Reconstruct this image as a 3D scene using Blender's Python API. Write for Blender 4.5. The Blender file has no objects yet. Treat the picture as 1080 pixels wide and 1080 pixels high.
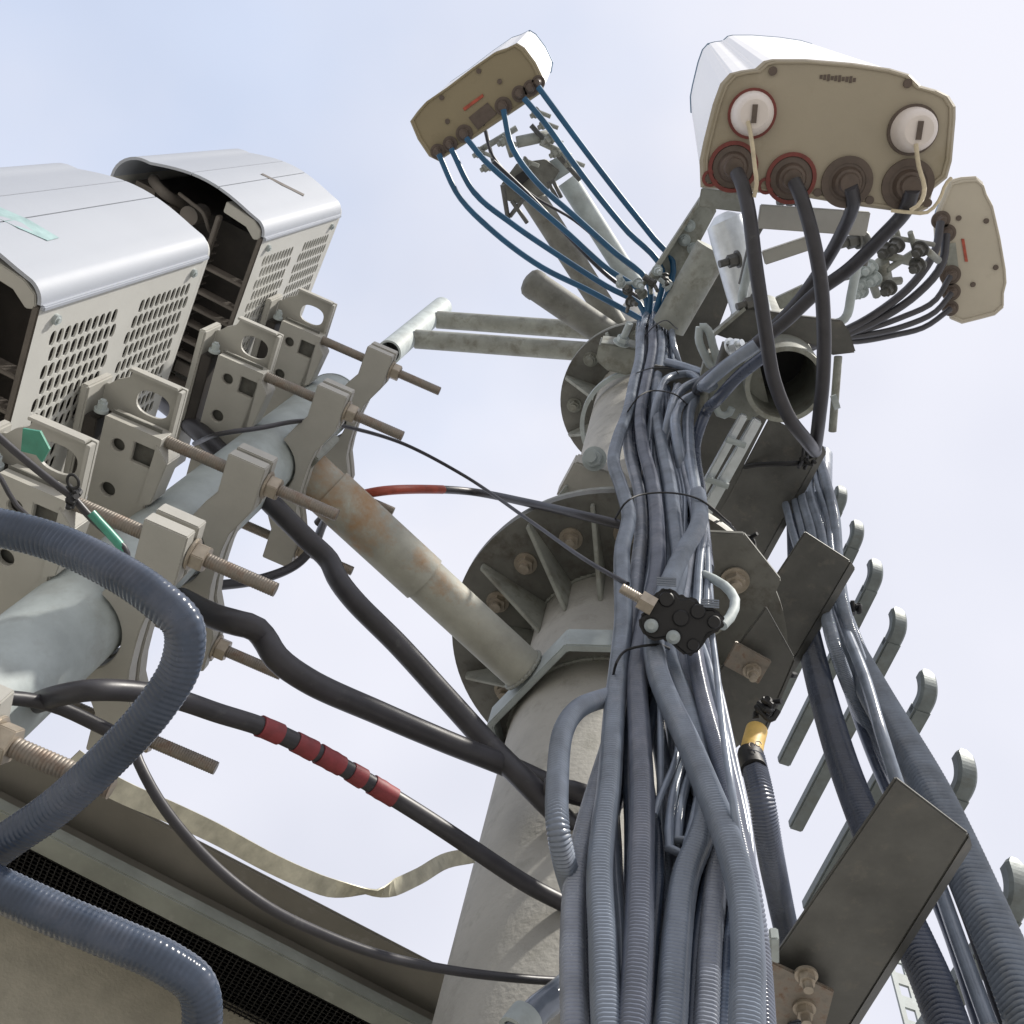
import bpy, bmesh, math, random
import numpy as np
from mathutils import Vector, Matrix
random.seed(7); rng = np.random.RandomState(7)
sc = bpy.context.scene
C = sc.collection

# ------------------------------------------------------------------ camera
F = 1000.0; VX, VY = 705.0, 120.0            # focal length in px of a 1080 frame, zenith vanishing point
def _c(u, v): return np.array([(u-540)/F, -(v-540)/F, -1.0])
_Z = _c(VX, VY); _Z /= np.linalg.norm(_Z)
_X = np.array([1., 0, 0]); _X = _X-(_X@_Z)*_Z; _X /= np.linalg.norm(_X); _Y = np.cross(_Z, _X)
RW = np.array([_X, _Y, _Z])
cam = bpy.data.cameras.new('camera'); camo = bpy.data.objects.new('camera', cam); C.objects.link(camo)
cam.sensor_width = 36; cam.lens = 36*F/1080; cam.clip_start = 0.02; cam.clip_end = 3000
camo.matrix_world = Matrix([list(RW[0])+[0], list(RW[1])+[0], list(RW[2])+[0], [0, 0, 0, 1]])
sc.camera = camo

def ray(u, v): return RW@_c(u, v)
def PZ(u, v, z): d = ray(u, v); return d*z/d[2]
def PH(u, v, h): d = ray(u, v); return d*h/np.hypot(d[0], d[1])
def onplane(u, v, p0, n): d = ray(u, v); return d*(np.dot(p0, n)/np.dot(d, n))
def uv(deg): return np.array([math.cos(math.radians(deg)), math.sin(math.radians(deg)), 0.0])
def zon(u, v, xy):
    d = ray(u, v); h = math.hypot(xy[0], xy[1]); return d[2]/math.hypot(d[0], d[1])*h
PX = .72*uv(140)      # axis of the equipment pipe
MX = .953*uv(92.5)    # axis of the mast

# ------------------------------------------------------------------ light
SUN_EL, SUN_AZ = 50.0, -34.0
sd = np.array([math.cos(math.radians(SUN_EL))*math.cos(math.radians(SUN_AZ)), math.cos(math.radians(SUN_EL))*math.sin(math.radians(SUN_AZ)), math.sin(math.radians(SUN_EL))])
sl = bpy.data.lights.new('sun', 'SUN'); sl.energy = 3.2; sl.angle = math.radians(3); sl.color = (1, .95, .87)
so = bpy.data.objects.new('sun', sl); C.objects.link(so)
so.rotation_euler = Vector(sd).to_track_quat('Z', 'Y').to_euler()
w = bpy.data.worlds.new('World'); sc.world = w; w.use_nodes = True
nt = w.node_tree; nt.nodes.clear()
out = nt.nodes.new('ShaderNodeOutputWorld'); bg = nt.nodes.new('ShaderNodeBackground')
sky = nt.nodes.new('ShaderNodeTexSky'); sky.sky_type = 'NISHITA'; sky.sun_disc = False
sky.sun_elevation = math.radians(SUN_EL); sky.sun_rotation = math.radians(90-SUN_AZ); sky.dust_density = 3; sky.ozone_density = 1; sky.air_density = 1
tc = nt.nodes.new('ShaderNodeTexCoord'); nz = nt.nodes.new('ShaderNodeTexNoise'); nz.inputs['Scale'].default_value = 2.6; nz.inputs['Detail'].default_value = 3; nz.inputs['Roughness'].default_value = .45
rp = nt.nodes.new('ShaderNodeMapRange'); rp.inputs['From Min'].default_value = .3; rp.inputs['From Max'].default_value = .6; rp.inputs['To Min'].default_value = .78; rp.inputs['To Max'].default_value = .96
mx = nt.nodes.new('ShaderNodeMix'); mx.data_type = 'RGBA'; # thin bright veil of haze: bluer away from the sun, whiter towards it and towards the horizon
dn_ = ray(-60, -80); dn_ = dn_/np.linalg.norm(dn_)
dp = nt.nodes.new('ShaderNodeVectorMath'); dp.operation = 'DOT_PRODUCT'; dp.inputs[1].default_value = tuple(dn_)
nz2 = nt.nodes.new('ShaderNodeTexNoise'); nz2.inputs['Scale'].default_value = 4; nz2.inputs['Detail'].default_value = 4
ad = nt.nodes.new('ShaderNodeMath'); ad.operation = 'MULTIPLY_ADD'; ad.inputs[1].default_value = .34
mr = nt.nodes.new('ShaderNodeMapRange'); mr.inputs['From Min'].default_value = .93; mr.inputs['From Max'].default_value = 1.19
vm = nt.nodes.new('ShaderNodeMix'); vm.data_type = 'RGBA'; vm.inputs[6].default_value = (5.55, 5.6, 6.15, 1); vm.inputs[7].default_value = (4.35, 4.85, 6.0, 1)
bg.inputs['Strength'].default_value = 0.1
L = nt.links.new
L(tc.outputs['Generated'], nz.inputs['Vector']); L(tc.outputs['Generated'], nz2.inputs['Vector']); L(tc.outputs['Generated'], dp.inputs[0]); L(nz2.outputs[0], ad.inputs[0]); L(dp.outputs['Value'], ad.inputs[2]); L(ad.outputs[0], mr.inputs[0]); L(mr.outputs[0], vm.inputs[0]); L(vm.outputs[2], mx.inputs[7]); L(nz.outputs[0], rp.inputs[0]); L(rp.outputs[0], mx.inputs[0]); L(sky.outputs[0], mx.inputs[6]); L(mx.outputs[2], bg.inputs[0]); L(bg.outputs[0], out.inputs[0])
sc.view_settings.view_transform = 'Standard'; sc.view_settings.look = 'None'; sc.view_settings.gamma = 1; sc.view_settings.exposure = 0.70
sc.cycles.max_bounces = 8; sc.cycles.diffuse_bounces = 4

# ------------------------------------------------------------------ materials
M = {}
def mat(name, col, rough=.6, metal=0., var=.25, scale=12., bump=.15, bscale=120., col2=None, c2lo=.55, c2hi=.7, c2scale=6., stretch=None, spec=.5, bdist=.002):
    m = bpy.data.materials.new(name); m.use_nodes = True; t = m.node_tree; b = t.nodes['Principled BSDF']
    N = t.nodes.new; K = t.links.new
    co = N('ShaderNodeTexCoord'); src = co.outputs['Object']
    if stretch:
        mp = N('ShaderNodeMapping'); mp.inputs['Scale'].default_value = stretch; K(src, mp.inputs[0]); src = mp.outputs[0]
    n1 = N('ShaderNodeTexNoise'); n1.inputs['Scale'].default_value = scale; n1.inputs['Detail'].default_value = 6; n1.inputs['Roughness'].default_value = .62; K(src, n1.inputs['Vector'])
    r1 = N('ShaderNodeMapRange'); r1.inputs['From Min'].default_value = .3; r1.inputs['From Max'].default_value = .7; r1.inputs['To Min'].default_value = 1-var; r1.inputs['To Max'].default_value = 1+var; K(n1.outputs[0], r1.inputs[0])
    base = N('ShaderNodeVectorMath'); base.operation = 'SCALE'; base.inputs[0].default_value = col; K(r1.outputs[0], base.inputs['Scale'])
    last = base.outputs[0]
    if col2:
        n2 = N('ShaderNodeTexNoise'); n2.inputs['Scale'].default_value = c2scale; n2.inputs['Detail'].default_value = 7; n2.inputs['Roughness'].default_value = .7; K(src, n2.inputs['Vector'])
        r2 = N('ShaderNodeMapRange'); r2.inputs['From Min'].default_value = c2lo; r2.inputs['From Max'].default_value = c2hi; K(n2.outputs[0], r2.inputs[0])
        mi = N('ShaderNodeMix'); mi.data_type = 'RGBA'; mi.inputs[7].default_value = (*col2, 1); K(r2.outputs[0], mi.inputs[0]); K(last, mi.inputs[6]); last = mi.outputs[2]
    K(last, b.inputs['Base Color'])
    rr = N('ShaderNodeMapRange'); rr.inputs['To Min'].default_value = max(.05, rough-.12); rr.inputs['To Max'].default_value = min(1, rough+.15); K(n1.outputs[0], rr.inputs[0]); K(rr.outputs[0], b.inputs['Roughness'])
    b.inputs['Metallic'].default_value = metal; b.inputs['Specular IOR Level'].default_value = spec
    if bump:
        n3 = N('ShaderNodeTexNoise'); n3.inputs['Scale'].default_value = bscale; n3.inputs['Detail'].default_value = 4; K(co.outputs['Object'], n3.inputs['Vector'])
        bp = N('ShaderNodeBump'); bp.inputs['Strength'].default_value = bump; bp.inputs['Distance'].default_value = bdist; K(n3.outputs[0], bp.inputs['Height']); K(bp.outputs[0], b.inputs['Normal'])
    M[name] = m; return m
mat('mast_paint', (.37, .36, .325), .72, var=.14, scale=9, bump=.35, bscale=150, col2=(.25, .245, .21), c2lo=.52, c2hi=.76, c2scale=24, bdist=.003)
mat('galv', (.38, .425, .425), .62, 0, var=.2, scale=14, bump=.12, col2=(.30, .32, .31), c2lo=.5, c2hi=.75, c2scale=20)
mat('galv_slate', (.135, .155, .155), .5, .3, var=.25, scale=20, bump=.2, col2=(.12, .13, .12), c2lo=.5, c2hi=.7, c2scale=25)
mat('galv_bright', (.66, .70, .73), .32, .45, var=.15, scale=30)
mat('galv_dull', (.27, .28, .25), .6, .2, var=.25, scale=14, bump=.2, col2=(.15, .14, .11), c2lo=.5, c2hi=.72, c2scale=18)
mat('rusty_pipe', (.35, .35, .305), .65, .1, var=.2, scale=16, bump=.3, col2=(.34, .225, .13), c2lo=.53, c2hi=.66, c2scale=6.5)
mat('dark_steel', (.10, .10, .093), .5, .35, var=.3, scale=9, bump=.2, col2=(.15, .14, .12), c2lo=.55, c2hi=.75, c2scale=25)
mat('galv_dark', (.17, .17, .15), .6, .2, var=.25, scale=14, bump=.2, col2=(.10, .095, .08), c2lo=.5, c2hi=.72, c2scale=18)
mat('flange_steel', (.155, .155, .14), .6, .2, var=.25, scale=10, bump=.3, col2=(.08, .07, .055), c2lo=.5, c2hi=.7, c2scale=14)
mat('rru_paint', (.53, .53, .50), .5, var=.08, scale=6, bump=.12, bscale=400, col2=(.50, .49, .45), c2lo=.6, c2hi=.8, c2scale=12, bdist=.0006)
mat('rru_cover', (.355, .38, .425), .6, var=.03, scale=5, bump=.06, bscale=400, bdist=.0005)
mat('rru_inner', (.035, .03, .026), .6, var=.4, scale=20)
mat('rru_slat', (.105, .092, .08), .6, var=.3, scale=25)
mat('bracket_paint', (.385, .378, .345), .55, var=.1, scale=12, bump=.2, bscale=250, col2=(.31, .30, .265), c2lo=.58, c2hi=.75, c2scale=15, bdist=.0008)
mat('rod_steel', (.225, .20, .17), .5, .4, var=.25, scale=60, col2=(.17, .11, .075), c2lo=.5, c2hi=.7, c2scale=60)
mat('nut_brass', (.37, .325, .265), .4, .5, var=.25, scale=60)
mat('hose_pale', (.25, .275, .33), .24, var=.25, scale=22, bump=.1, bscale=300, col2=(.36, .37, .39), c2lo=.5, c2hi=.8, c2scale=10, spec=.6, bdist=.0006)
mat('hose', (.175, .205, .255), .2, var=.25, scale=22, bump=.1, bscale=300, col2=(.30, .31, .35), c2lo=.55, c2hi=.8, c2scale=10, spec=.6, bdist=.0006)
mat('hose_dark', (.075, .09, .13), .26, var=.2, scale=22, bump=.1, bscale=300, spec=.6, bdist=.0006)
mat('hose_mid', (.045, .06, .09), .22, var=.3, scale=22, bump=.1, bscale=300, col2=(.10, .11, .14), c2lo=.5, c2hi=.75, c2scale=12, spec=.4, bdist=.0006)
mat('hose_mid2', (.115, .13, .17), .2, var=.25, scale=22, bump=.1, bscale=300, col2=(.22, .23, .27), c2lo=.5, c2hi=.8, c2scale=10, spec=.6, bdist=.0006)
mat('cable_black', (.028, .027, .032), .42, var=.3, scale=30, bump=.1, bscale=300, spec=.5, col2=(.07, .07, .07), c2lo=.6, c2hi=.8, c2scale=40, bdist=.0006)
mat('cable_blue', (.005, .075, .165), .4, var=.25, scale=10, bump=0)
mat('tape_red', (.20, .03, .035), .55, var=.25, scale=60)
mat('heat_red', (.36, .07, .04), .5, var=.25, scale=60)
mat('black_rubber', (.008, .008, .009), .55, var=.3, scale=40)
mat('ant_olive', (.25, .21, .13), .6, var=.06, scale=6, bump=.1, bscale=200, col2=(.16, .13, .075), c2lo=.55, c2hi=.8, c2scale=5)
mat('ant_panel', (.35, .31, .235), .6, var=.06, scale=6, bump=.1, bscale=200, col2=(.28, .24, .16), c2lo=.55, c2hi=.8, c2scale=5)
mat('ant_panel_light', (.46, .42, .34), .6, var=.06, scale=6, bump=.1, bscale=200, col2=(.36, .32, .25), c2lo=.55, c2hi=.8, c2scale=5)
mat('fringe_blue', (.16, .26, .38), .5, var=.1, bump=0)
mat('radome', (.90, .91, .93), .4, var=.02, bump=0)
mat('cap_white', (.72, .66, .62), .5, var=.06, bump=0)
mat('port_red', (.17, .035, .028), .5, var=.2, scale=60)
mat('port_dark', (.10, .075, .06), .5, var=.2, scale=60)
mat('yellow_tag', (.62, .42, .12), .5, var=.15, scale=60)
mat('strap', (.50, .48, .38), .45, .3, var=.25, scale=60, stretch=(1, 1, 1))
mat('teal_tape', (.29, .41, .41), .35, var=.2, scale=60)
mat('green_tape', (.05, .24, .17), .35, var=.2, scale=60)
mat('string', (.55, .48, .34), .7, var=.2, scale=80)
mat('wall_plaster', (.42, .39, .31), .85, var=.12, scale=30, bump=.5, bscale=200, bdist=.002)
mat('shelter_steel', (.20, .19, .165), .6, .2, var=.15, scale=8, bump=.2, col2=(.27, .26, .24), c2lo=.6, c2hi=.75, c2scale=20)
mat('shelter_trim', (.30, .32, .29), .5, .35, var=.2, scale=12, bump=.2, col2=(.42, .43, .41), c2lo=.58, c2hi=.72, c2scale=30)
mat('ground', (.31, .30, .28), .9, var=.15, scale=2, bump=.3, bscale=30)

# ------------------------------------------------------------------ mesh helpers
class MB:
    def __init__(s): s.v = []; s.f = []; s.n = 0; s.sm = []
    def add(s, v, f, smooth=False):
        v = np.asarray(v, float).reshape(-1, 3); s.v.append(v)
        s.f += [tuple(int(i)+s.n for i in q) for q in f]; s.sm += [smooth]*len(f); s.n += len(v); return s
    def box(s, c, hx, hy, hz, ax=None, ay=None, az=None):
        c = np.asarray(c, float); ax = np.array([1., 0, 0]) if ax is None else np.asarray(ax); ay = np.array([0, 1., 0]) if ay is None else np.asarray(ay); az = np.array([0, 0, 1.]) if az is None else np.asarray(az)
        v = [c+sx*hx*ax+sy*hy*ay+sz*hz*az for sz in (-1, 1) for sy in (-1, 1) for sx in (-1, 1)]
        return s.add(v, [(0, 2, 3, 1), (4, 5, 7, 6), (0, 1, 5, 4), (2, 6, 7, 3), (0, 4, 6, 2), (1, 3, 7, 5)])
    def prism(s, pts, off):
        p = np.asarray(pts, float); n = len(p); off = np.asarray(off, float)
        return s.add(np.vstack([p, p+off]), [tuple(range(n))[::-1], tuple(range(n, 2*n))]+[(i, (i+1) % n, (i+1) % n+n, i+n) for i in range(n)])
    def tube(s, P, r, seg=12, caps=True, closed=False, smooth=True, lobes=0, depth=0, twist=0):
        P = np.asarray(P, float); n = len(P); r = np.full(n, r) if np.isscalar(r) else np.asarray(r)
        T = np.gradient(P, axis=0) if not closed else (np.roll(P, -1, 0)-np.roll(P, 1, 0))
        T /= np.linalg.norm(T, axis=1)[:, None]+1e-12
        up = np.array([0, 0, 1.]) if abs(T[0][2]) < .9 else np.array([1., 0, 0])
        U = np.zeros_like(P); u = np.cross(T[0], up); u /= np.linalg.norm(u); U[0] = u
        for i in range(1, n):
            u = u-(u@T[i])*T[i]; u /= np.linalg.norm(u); U[i] = u
        V = np.cross(T, U); a = np.arange(seg)*2*math.pi/seg
        dl = np.r_[0, np.cumsum(np.linalg.norm(np.diff(P, axis=0), axis=1))]
        rl_ = r[:, None]*(1+depth*np.cos(lobes*(a[None, :]+twist*dl[:, None]))) if lobes else np.repeat(r[:, None], seg, 1)
        ring = P[:, None, :]+rl_[:, :, None]*(np.cos(a)[None, :, None]*U[:, None, :]+np.sin(a)[None, :, None]*V[:, None, :])
        f = []
        for i in range(n if closed else n-1):
            j = (i+1) % n
            for k in range(seg):
                l = (k+1) % seg; f.append((i*seg+k, i*seg+l, j*seg+l, j*seg+k))
        s.add(ring.reshape(-1, 3), f, smooth)
        if caps and not closed:
            s.add(ring[0], [tuple(range(seg))[::-1]]); s.add(ring[-1], [tuple(range(seg))])
        return s
    def cyl(s, p, q, r, seg=20, smooth=True, r2=None): return s.tube([p, q], [r, r if r2 is None else r2], seg, True, False, smooth)
    def hollow(s, p, q, r, ri, seg=32):
        p = np.asarray(p, float); q = np.asarray(q, float); t = (q-p)/np.linalg.norm(q-p)
        up = np.array([0, 0, 1.]) if abs(t[2]) < .9 else np.array([1., 0, 0]); u = np.cross(t, up); u /= np.linalg.norm(u); vv = np.cross(t, u)
        a = np.arange(seg)*2*math.pi/seg; d = np.cos(a)[:, None]*u+np.sin(a)[:, None]*vv
        rings = [p+d*r, q+d*r, q+d*ri, p+d*ri]
        for i in range(4):
            A, B = rings[i], rings[(i+1) % 4]
            s.add(np.vstack([A, B]), [(k, (k+1) % seg, (k+1) % seg+seg, k+seg) for k in range(seg)], i in (0, 2))
        return s
    def disc(s, c, r, ri, z0, z1, seg=64):   # flat ring, vertical axis
        a = np.arange(seg)*2*math.pi/seg; d = np.stack([np.cos(a), np.sin(a), 0*a], 1); c = np.array([c[0], c[1], 0.])
        rr = [c+d*r+[0, 0, z0], c+d*r+[0, 0, z1], c+d*ri+[0, 0, z1], c+d*ri+[0, 0, z0]]
        for i in range(4):
            s.add(np.vstack([rr[i], rr[(i+1) % 4]]), [(k, (k+1) % seg, (k+1) % seg+seg, k+seg) for k in range(seg)], i in (0, 2))
        return s
    def arr(s): return np.vstack(s.v)

def tag(o, label=None, cat=None, group=None, kind=None):
    if label: o['label'] = label
    if cat: o['category'] = cat
    if group: o['group'] = group
    if kind: o['kind'] = kind
    return o
def obj(name, mb, material, parent=None, bevel=0, local=False, seg=2):
    V = mb.arr(); me = bpy.data.meshes.new(name)
    o = bpy.data.objects.new(name, me); C.objects.link(o)
    off = np.zeros(3)
    if parent is None and not local:
        off = np.array([V[:, 0].mean(), V[:, 1].mean(), V[:, 2].min()]); o.location = off
    me.from_pydata((V-off).tolist(), [], mb.f)
    me.polygons.foreach_set('use_smooth', mb.sm)
    bm = bmesh.new(); bm.from_mesh(me); bmesh.ops.remove_doubles(bm, verts=bm.verts, dist=1e-6)
    bmesh.ops.recalc_face_normals(bm, faces=bm.faces)
    if bevel:
        es = [e for e in bm.edges if len(e.link_faces) == 2 and e.calc_face_angle(0) > .6]
        try: bmesh.ops.bevel(bm, geom=es, offset=bevel, segments=seg, affect='EDGES', clamp_overlap=True)
        except Exception: pass
    for e in bm.edges:
        if len(e.link_faces) == 2 and e.calc_face_angle(0) > .7: e.smooth = False
    bm.to_mesh(me); bm.free()
    me.materials.append(M[material])
    if parent is not None:
        o.parent = parent
        if not local: o.matrix_parent_inverse = mw(parent).inverted()
    return o
def mw(o):
    m = Matrix.LocRotScale(o.location, o.rotation_euler, o.scale)
    return (mw(o.parent)@o.matrix_parent_inverse@m) if o.parent else m
def thing(name, label, cat, loc=(0, 0, 0), rz=0, group=None):
    o = bpy.data.objects.new(name, None); C.objects.link(o); o.empty_display_size = .05
    o.location = loc; o.rotation_euler = (0, 0, rz); return tag(o, label, cat, group)
def dup(root, loc, rz, label):
    def cp(o, par):
        c = o.copy(); C.objects.link(c)
        if par: c.parent = par
        for ch in list(o.children): cp(ch, c)
        return c
    r = cp(root, None); r.location = loc; r.rotation_euler = (0, 0, rz); r['label'] = label; return r
def cr(P, step):
    P = [np.asarray(p, float) for p in P]; P = [2*P[0]-P[1]]+P+[2*P[-1]-P[-2]]
    out = []
    for i in range(1, len(P)-2):
        a, b, c, d = P[i-1:i+3]
        # centripetal parametrisation
        ta = 0; tb = ta+max(1e-6, np.linalg.norm(b-a))**.5; t_c = tb+max(1e-6, np.linalg.norm(c-b))**.5; td = t_c+max(1e-6, np.linalg.norm(d-c))**.5
        n = 24
        for t in np.linspace(tb, t_c, n, endpoint=False):
            A1 = (tb-t)/(tb-ta)*a+(t-ta)/(tb-ta)*b; A2 = (t_c-t)/(t_c-tb)*b+(t-tb)/(t_c-tb)*c; A3 = (td-t)/(td-t_c)*c+(t-t_c)/(td-t_c)*d
            B1 = (t_c-t)/(t_c-ta)*A1+(t-ta)/(t_c-ta)*A2; B2 = (td-t)/(td-tb)*A2+(t-tb)/(td-tb)*A3
            out.append((t_c-t)/(t_c-tb)*B1+(t-tb)/(t_c-tb)*B2)
    out.append(P[-2]); out = np.array(out)
    s = np.r_[0, np.cumsum(np.linalg.norm(np.diff(out, axis=0), axis=1))]
    k = max(3, int(s[-1]/step)); q = np.linspace(0, s[-1], k)
    return np.stack([np.interp(q, s, out[:, i]) for i in range(3)], 1), q
def pt(p, h0):
    k = p[2] if len(p) > 2 else h0
    return PZ(p[0], p[1], -k) if k < 0 else PH(p[0], p[1], k)
def path_tube(pts3, r, ridge=0, seg=16, step=.02, wob=0):
    """smooth cable through 3-D points; ridge > 0 gives real corrugation rings of that depth where it is near enough to see."""
    mb = MB()
    pitch = (.30*r if ridge > .07 else max(.0036, .24*r)) if ridge else 0
    P, q = cr(pts3, pitch/4 if ridge else step)
    if ridge:
        d = np.linalg.norm(P, axis=1); far = d > 2.9
        keep = np.ones(len(P), bool); keep[far] = False; keep[far & (np.arange(len(P)) % 16 == 0)] = True; keep[0] = keep[-1] = True
        rad = r*(1+ridge*np.array([1, .25, -1, .25])[np.arange(len(P)) % 4]*(~far))
        P = P[keep]; rad = rad[keep]
    else: rad = np.full(len(P), r)
    return mb.tube(P, rad, seg if not ridge else max(seg, 20), lobes=(5 if ridge else 0), depth=.05, twist=.35)
def cable(name, label, cat, pts, r, m, h=.74, ridge=0, group=None, step=.02, seg=16):
    o = obj(name, path_tube([pt(p, h) for p in pts], r, ridge, seg, step), m); return tag(o, label, cat, group)
def hexnut(mb, p, ax, r, h):
    ax = np.asarray(ax, float); ax /= np.linalg.norm(ax); p = np.asarray(p, float); mb.tube([p, p+ax*h], r, 6, smooth=False); return mb
def bolt(mb, p, ax, r=.016, h=.014, washer=True, stud=.012):
    ax = np.asarray(ax, float); ax /= np.linalg.norm(ax); p = np.asarray(p, float)
    if washer: mb.cyl(p, p+ax*.004, r*1.35, 24); p = p+ax*.004
    hexnut(mb, p, ax, r, h); mb.cyl(p+ax*h, p+ax*(h+stud), r*.58, 16); return mb
def rod_mb(p, q, r):       # threaded rod, real thread rings
    p = np.asarray(p, float); q = np.asarray(q, float); n = int(np.linalg.norm(q-p)/.0009); t = np.linspace(0, 1, n)
    return MB().tube(p+(q-p)*t[:, None], r*(1-.07*(np.arange(n) % 3 == 0)), 14)

# ------------------------------------------------------------------ setting
g = MB().box((0, 0, -1.85), 400, 400, .05); go = obj('ground', g, 'ground'); tag(go, kind='structure')

# ------------------------------------------------------------------ mast
mast = thing('steel_mast', 'tall grey painted round steel mast rising behind the main cable bundle', 'mast', (MX[0], MX[1], -1.8))
mz = np.array([0, 0, 1.])
def mp(z, r=0, deg=0): return np.array([MX[0]+r*math.cos(math.radians(deg)), MX[1]+r*math.sin(math.radians(deg)), z])
obj('pole_section', MB().cyl(mp(-1.8), mp(1.60), .16, 96), 'mast_paint', mast)
obj('pole_section', MB().cyl(mp(1.645), mp(3.31), .157, 96), 'mast_paint', mast)
obj('pole_section', MB().cyl(mp(3.352), mp(4.75), .15, 72), 'mast_paint', mast)
FL = 1.60
fl = obj('flange', MB().disc(MX, .322, .1605, FL, FL+.02, 96), 'flange_steel', mast)
fl2 = obj('flange', MB().disc(MX, .318, .10, FL+.023, FL+.042, 96), 'galv_dull', mast)
for k in range(15):
    a = 24*k-148
    n = uv(a); t = uv(a+90)
    gm = MB().prism([mp(FL-.001)+n*.160-t*.004, mp(FL-.001)+n*.305-t*.004, mp(FL-.02)+n*.305-t*.004, mp(FL-.10)+n*.175-t*.004, mp(FL-.11)+n*.160-t*.004], t*.008)
    obj('gusset', gm, 'galv_dull', mast, bevel=.0015)
    obj('bolt', bolt(MB(), mp(FL, .244, a+12), (0, 0, -1), .0165, .014), 'nut_brass', mast)
# octagonal clamp collar below the flange
CA = [(-166, .196), (-108, .218), (-84, .214), (-28, .20), (32, .205), (92, .205), (142, .2)]
o7 = np.array([mp(0, r, a) for a, r in CA]); mb = MB(); c7 = np.array([MX[0], MX[1], 0])
inn = c7+(o7-c7)*.94
R_ = [o7+[0, 0, 1.25], o7+[0, 0, 1.30], inn+[0, 0, 1.30], inn+[0, 0, 1.25]]; n7 = len(CA)
for i in range(4): mb.add(np.vstack([R_[i], R_[(i+1) % 4]]), [(k, (k+1) % n7, (k+1) % n7+n7, k+n7) for k in range(n7)])
obj('collar', mb, 'galv', mast, bevel=.002)
mb = MB(); a_ = np.radians([a for a, r in CA]); ci = c7+.1605*np.stack([np.cos(a_), np.sin(a_), 0*a_], 1)
mb.add(np.vstack([inn+[0, 0, 1.294], ci+[0, 0, 1.294]]), [(k, (k+1) % n7, (k+1) % n7+n7, k+n7) for k in range(n7)])
obj('collar_gap_shade', mb, 'flange_steel', mast)  # dark ring painting the shade inside the open gap between collar and pole
def bead(ring, r): return MB().tube([p+rng.uniform(-.0006, .0006, 3) for p in ring], r*(1+.25*np.sin(np.arange(len(ring))*2.1)), 8, closed=True)
obj('weld_bead', bead([mp(FL-.003, .162, a) for a in np.linspace(0, 360, 260, endpoint=False)], .0035), 'galv_dull', mast)
obj('weld_bead', bead([mp(1.2935, .162, a) for a in np.linspace(0, 360, 260, endpoint=False)], .0035), 'galv_dull', mast)
# upper flange, stiffener hoop and brackets
obj('flange', MB().disc(MX, .285, .158, 3.31, 3.33, 72), 'flange_steel', mast)
obj('flange', MB().disc(MX, .285, .10, 3.333, 3.35, 72), 'galv_dull', mast)
for k in range(8):
    a = 45*k+18; n = uv(a); t = uv(a+90)
    obj('gusset', MB().prism([mp(3.308)+n*.158-t*.005, mp(3.308)+n*.28-t*.005, mp(3.28)+n*.28-t*.005, mp(3.15)+n*.165-t*.005], t*.01), 'galv_dull', mast)
    obj('bolt', bolt(MB(), mp(3.31, .235, a+22), (0, 0, -1), .02, .018), 'galv_dull', mast)
mb = MB(); th = np.radians(np.linspace(150, 330, 60)); obj('hoop', MB().disc(MX, .19, .176, 3.02, 3.045, 64), 'galv', mast)

def bracket_box(name, label, pts, z, hh, material, bevel=.003, cat='bracket'):
    P = [PZ(u, v, z) for u, v in pts]; o = obj(name, MB().prism(P, (0, 0, hh)), material, bevel=bevel); return tag(o, label, cat)
b1 = thing('clamp_bracket', 'olive grey box bracket with a bolt on the mast just above the big flange', 'bracket', PZ(628, 515, 2.2))
obj('body', MB().prism([PZ(u, v, 1.95) for u, v in [(586, 524), (606, 487), (650, 500), (668, 520), (664, 536), (640, 536)]], (0, 0, .06)), 'mast_paint', b1, bevel=.004)
obj('bolt', bolt(MB(), PZ(627, 484, 1.94), (-.2, -.5, -1), .020, .02), 'galv', b1)
obj('mounting_plate', MB().prism([PZ(u, v, 1.93) for u, v in [(584, 530), (597, 512), (600, 514), (588, 532)]], (0, 0, .012)), 'galv_dull', b1, bevel=.002)
b2 = thing('clamp_bracket', 'olive grey clamp block with a stud across the upper flange of the mast', 'bracket', PZ(650, 385, 3.0))
obj('body', MB().prism([PZ(u, v, 3.0) for u, v in [(628, 380), (632, 362), (655, 364), (686, 372), (684, 390), (660, 396), (640, 391)]], (0, 0, .12)), 'galv_dull', b2, bevel=.006)
obj('bolt', bolt(MB(), PZ(655, 362, 3.0), (.3, -.8, -.2), .02, .02, stud=.05), 'galv', b2)

# ------------------------------------------------------------------ pole for the radio units + support arm
pipe = thing('equipment_pipe', 'galvanised vertical pipe carrying both radio units on its clamps', 'pipe', (PX[0], PX[1], -.2))
PT = 1.54
obj('tube', MB().hollow((PX[0], PX[1], -.2), (PX[0], PX[1], PT), .048, .043, 48), 'galv', pipe)
obj('cap', MB().tube([(PX[0], PX[1], z) for z in (PT, PT+.008, PT+.012)], [.049, .047, .03], 48), 'galv', pipe)
A1 = np.array([PX[0], PX[1], 1.290]); A2 = np.array([MX[0], MX[1], 1.290]); dd = (A2-A1)/np.linalg.norm(A2-A1)
arm = thing('outrigger_tube', 'rust stained round steel arm joining the radio pipe to the mast collar', 'outrigger', A1+dd*.06)
obj('tube', MB().cyl(A1+dd*.045, A2-dd*.188, .036, 40), 'rusty_pipe', arm)
us_ = np.cross(dd, [0, 0, 1.])
obj('weld_bead', bead([A2-dd*.189+.037*(math.cos(x)*us_+math.sin(x)*mz) for x in np.linspace(0, 2*math.pi, 90, endpoint=False)], .0032), 'galv_dull', arm)
obj('sleeve', MB().hollow(A1+dd*.10, A1+dd*.30, .0395, .0365, 40), 'rusty_pipe', arm)
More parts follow.
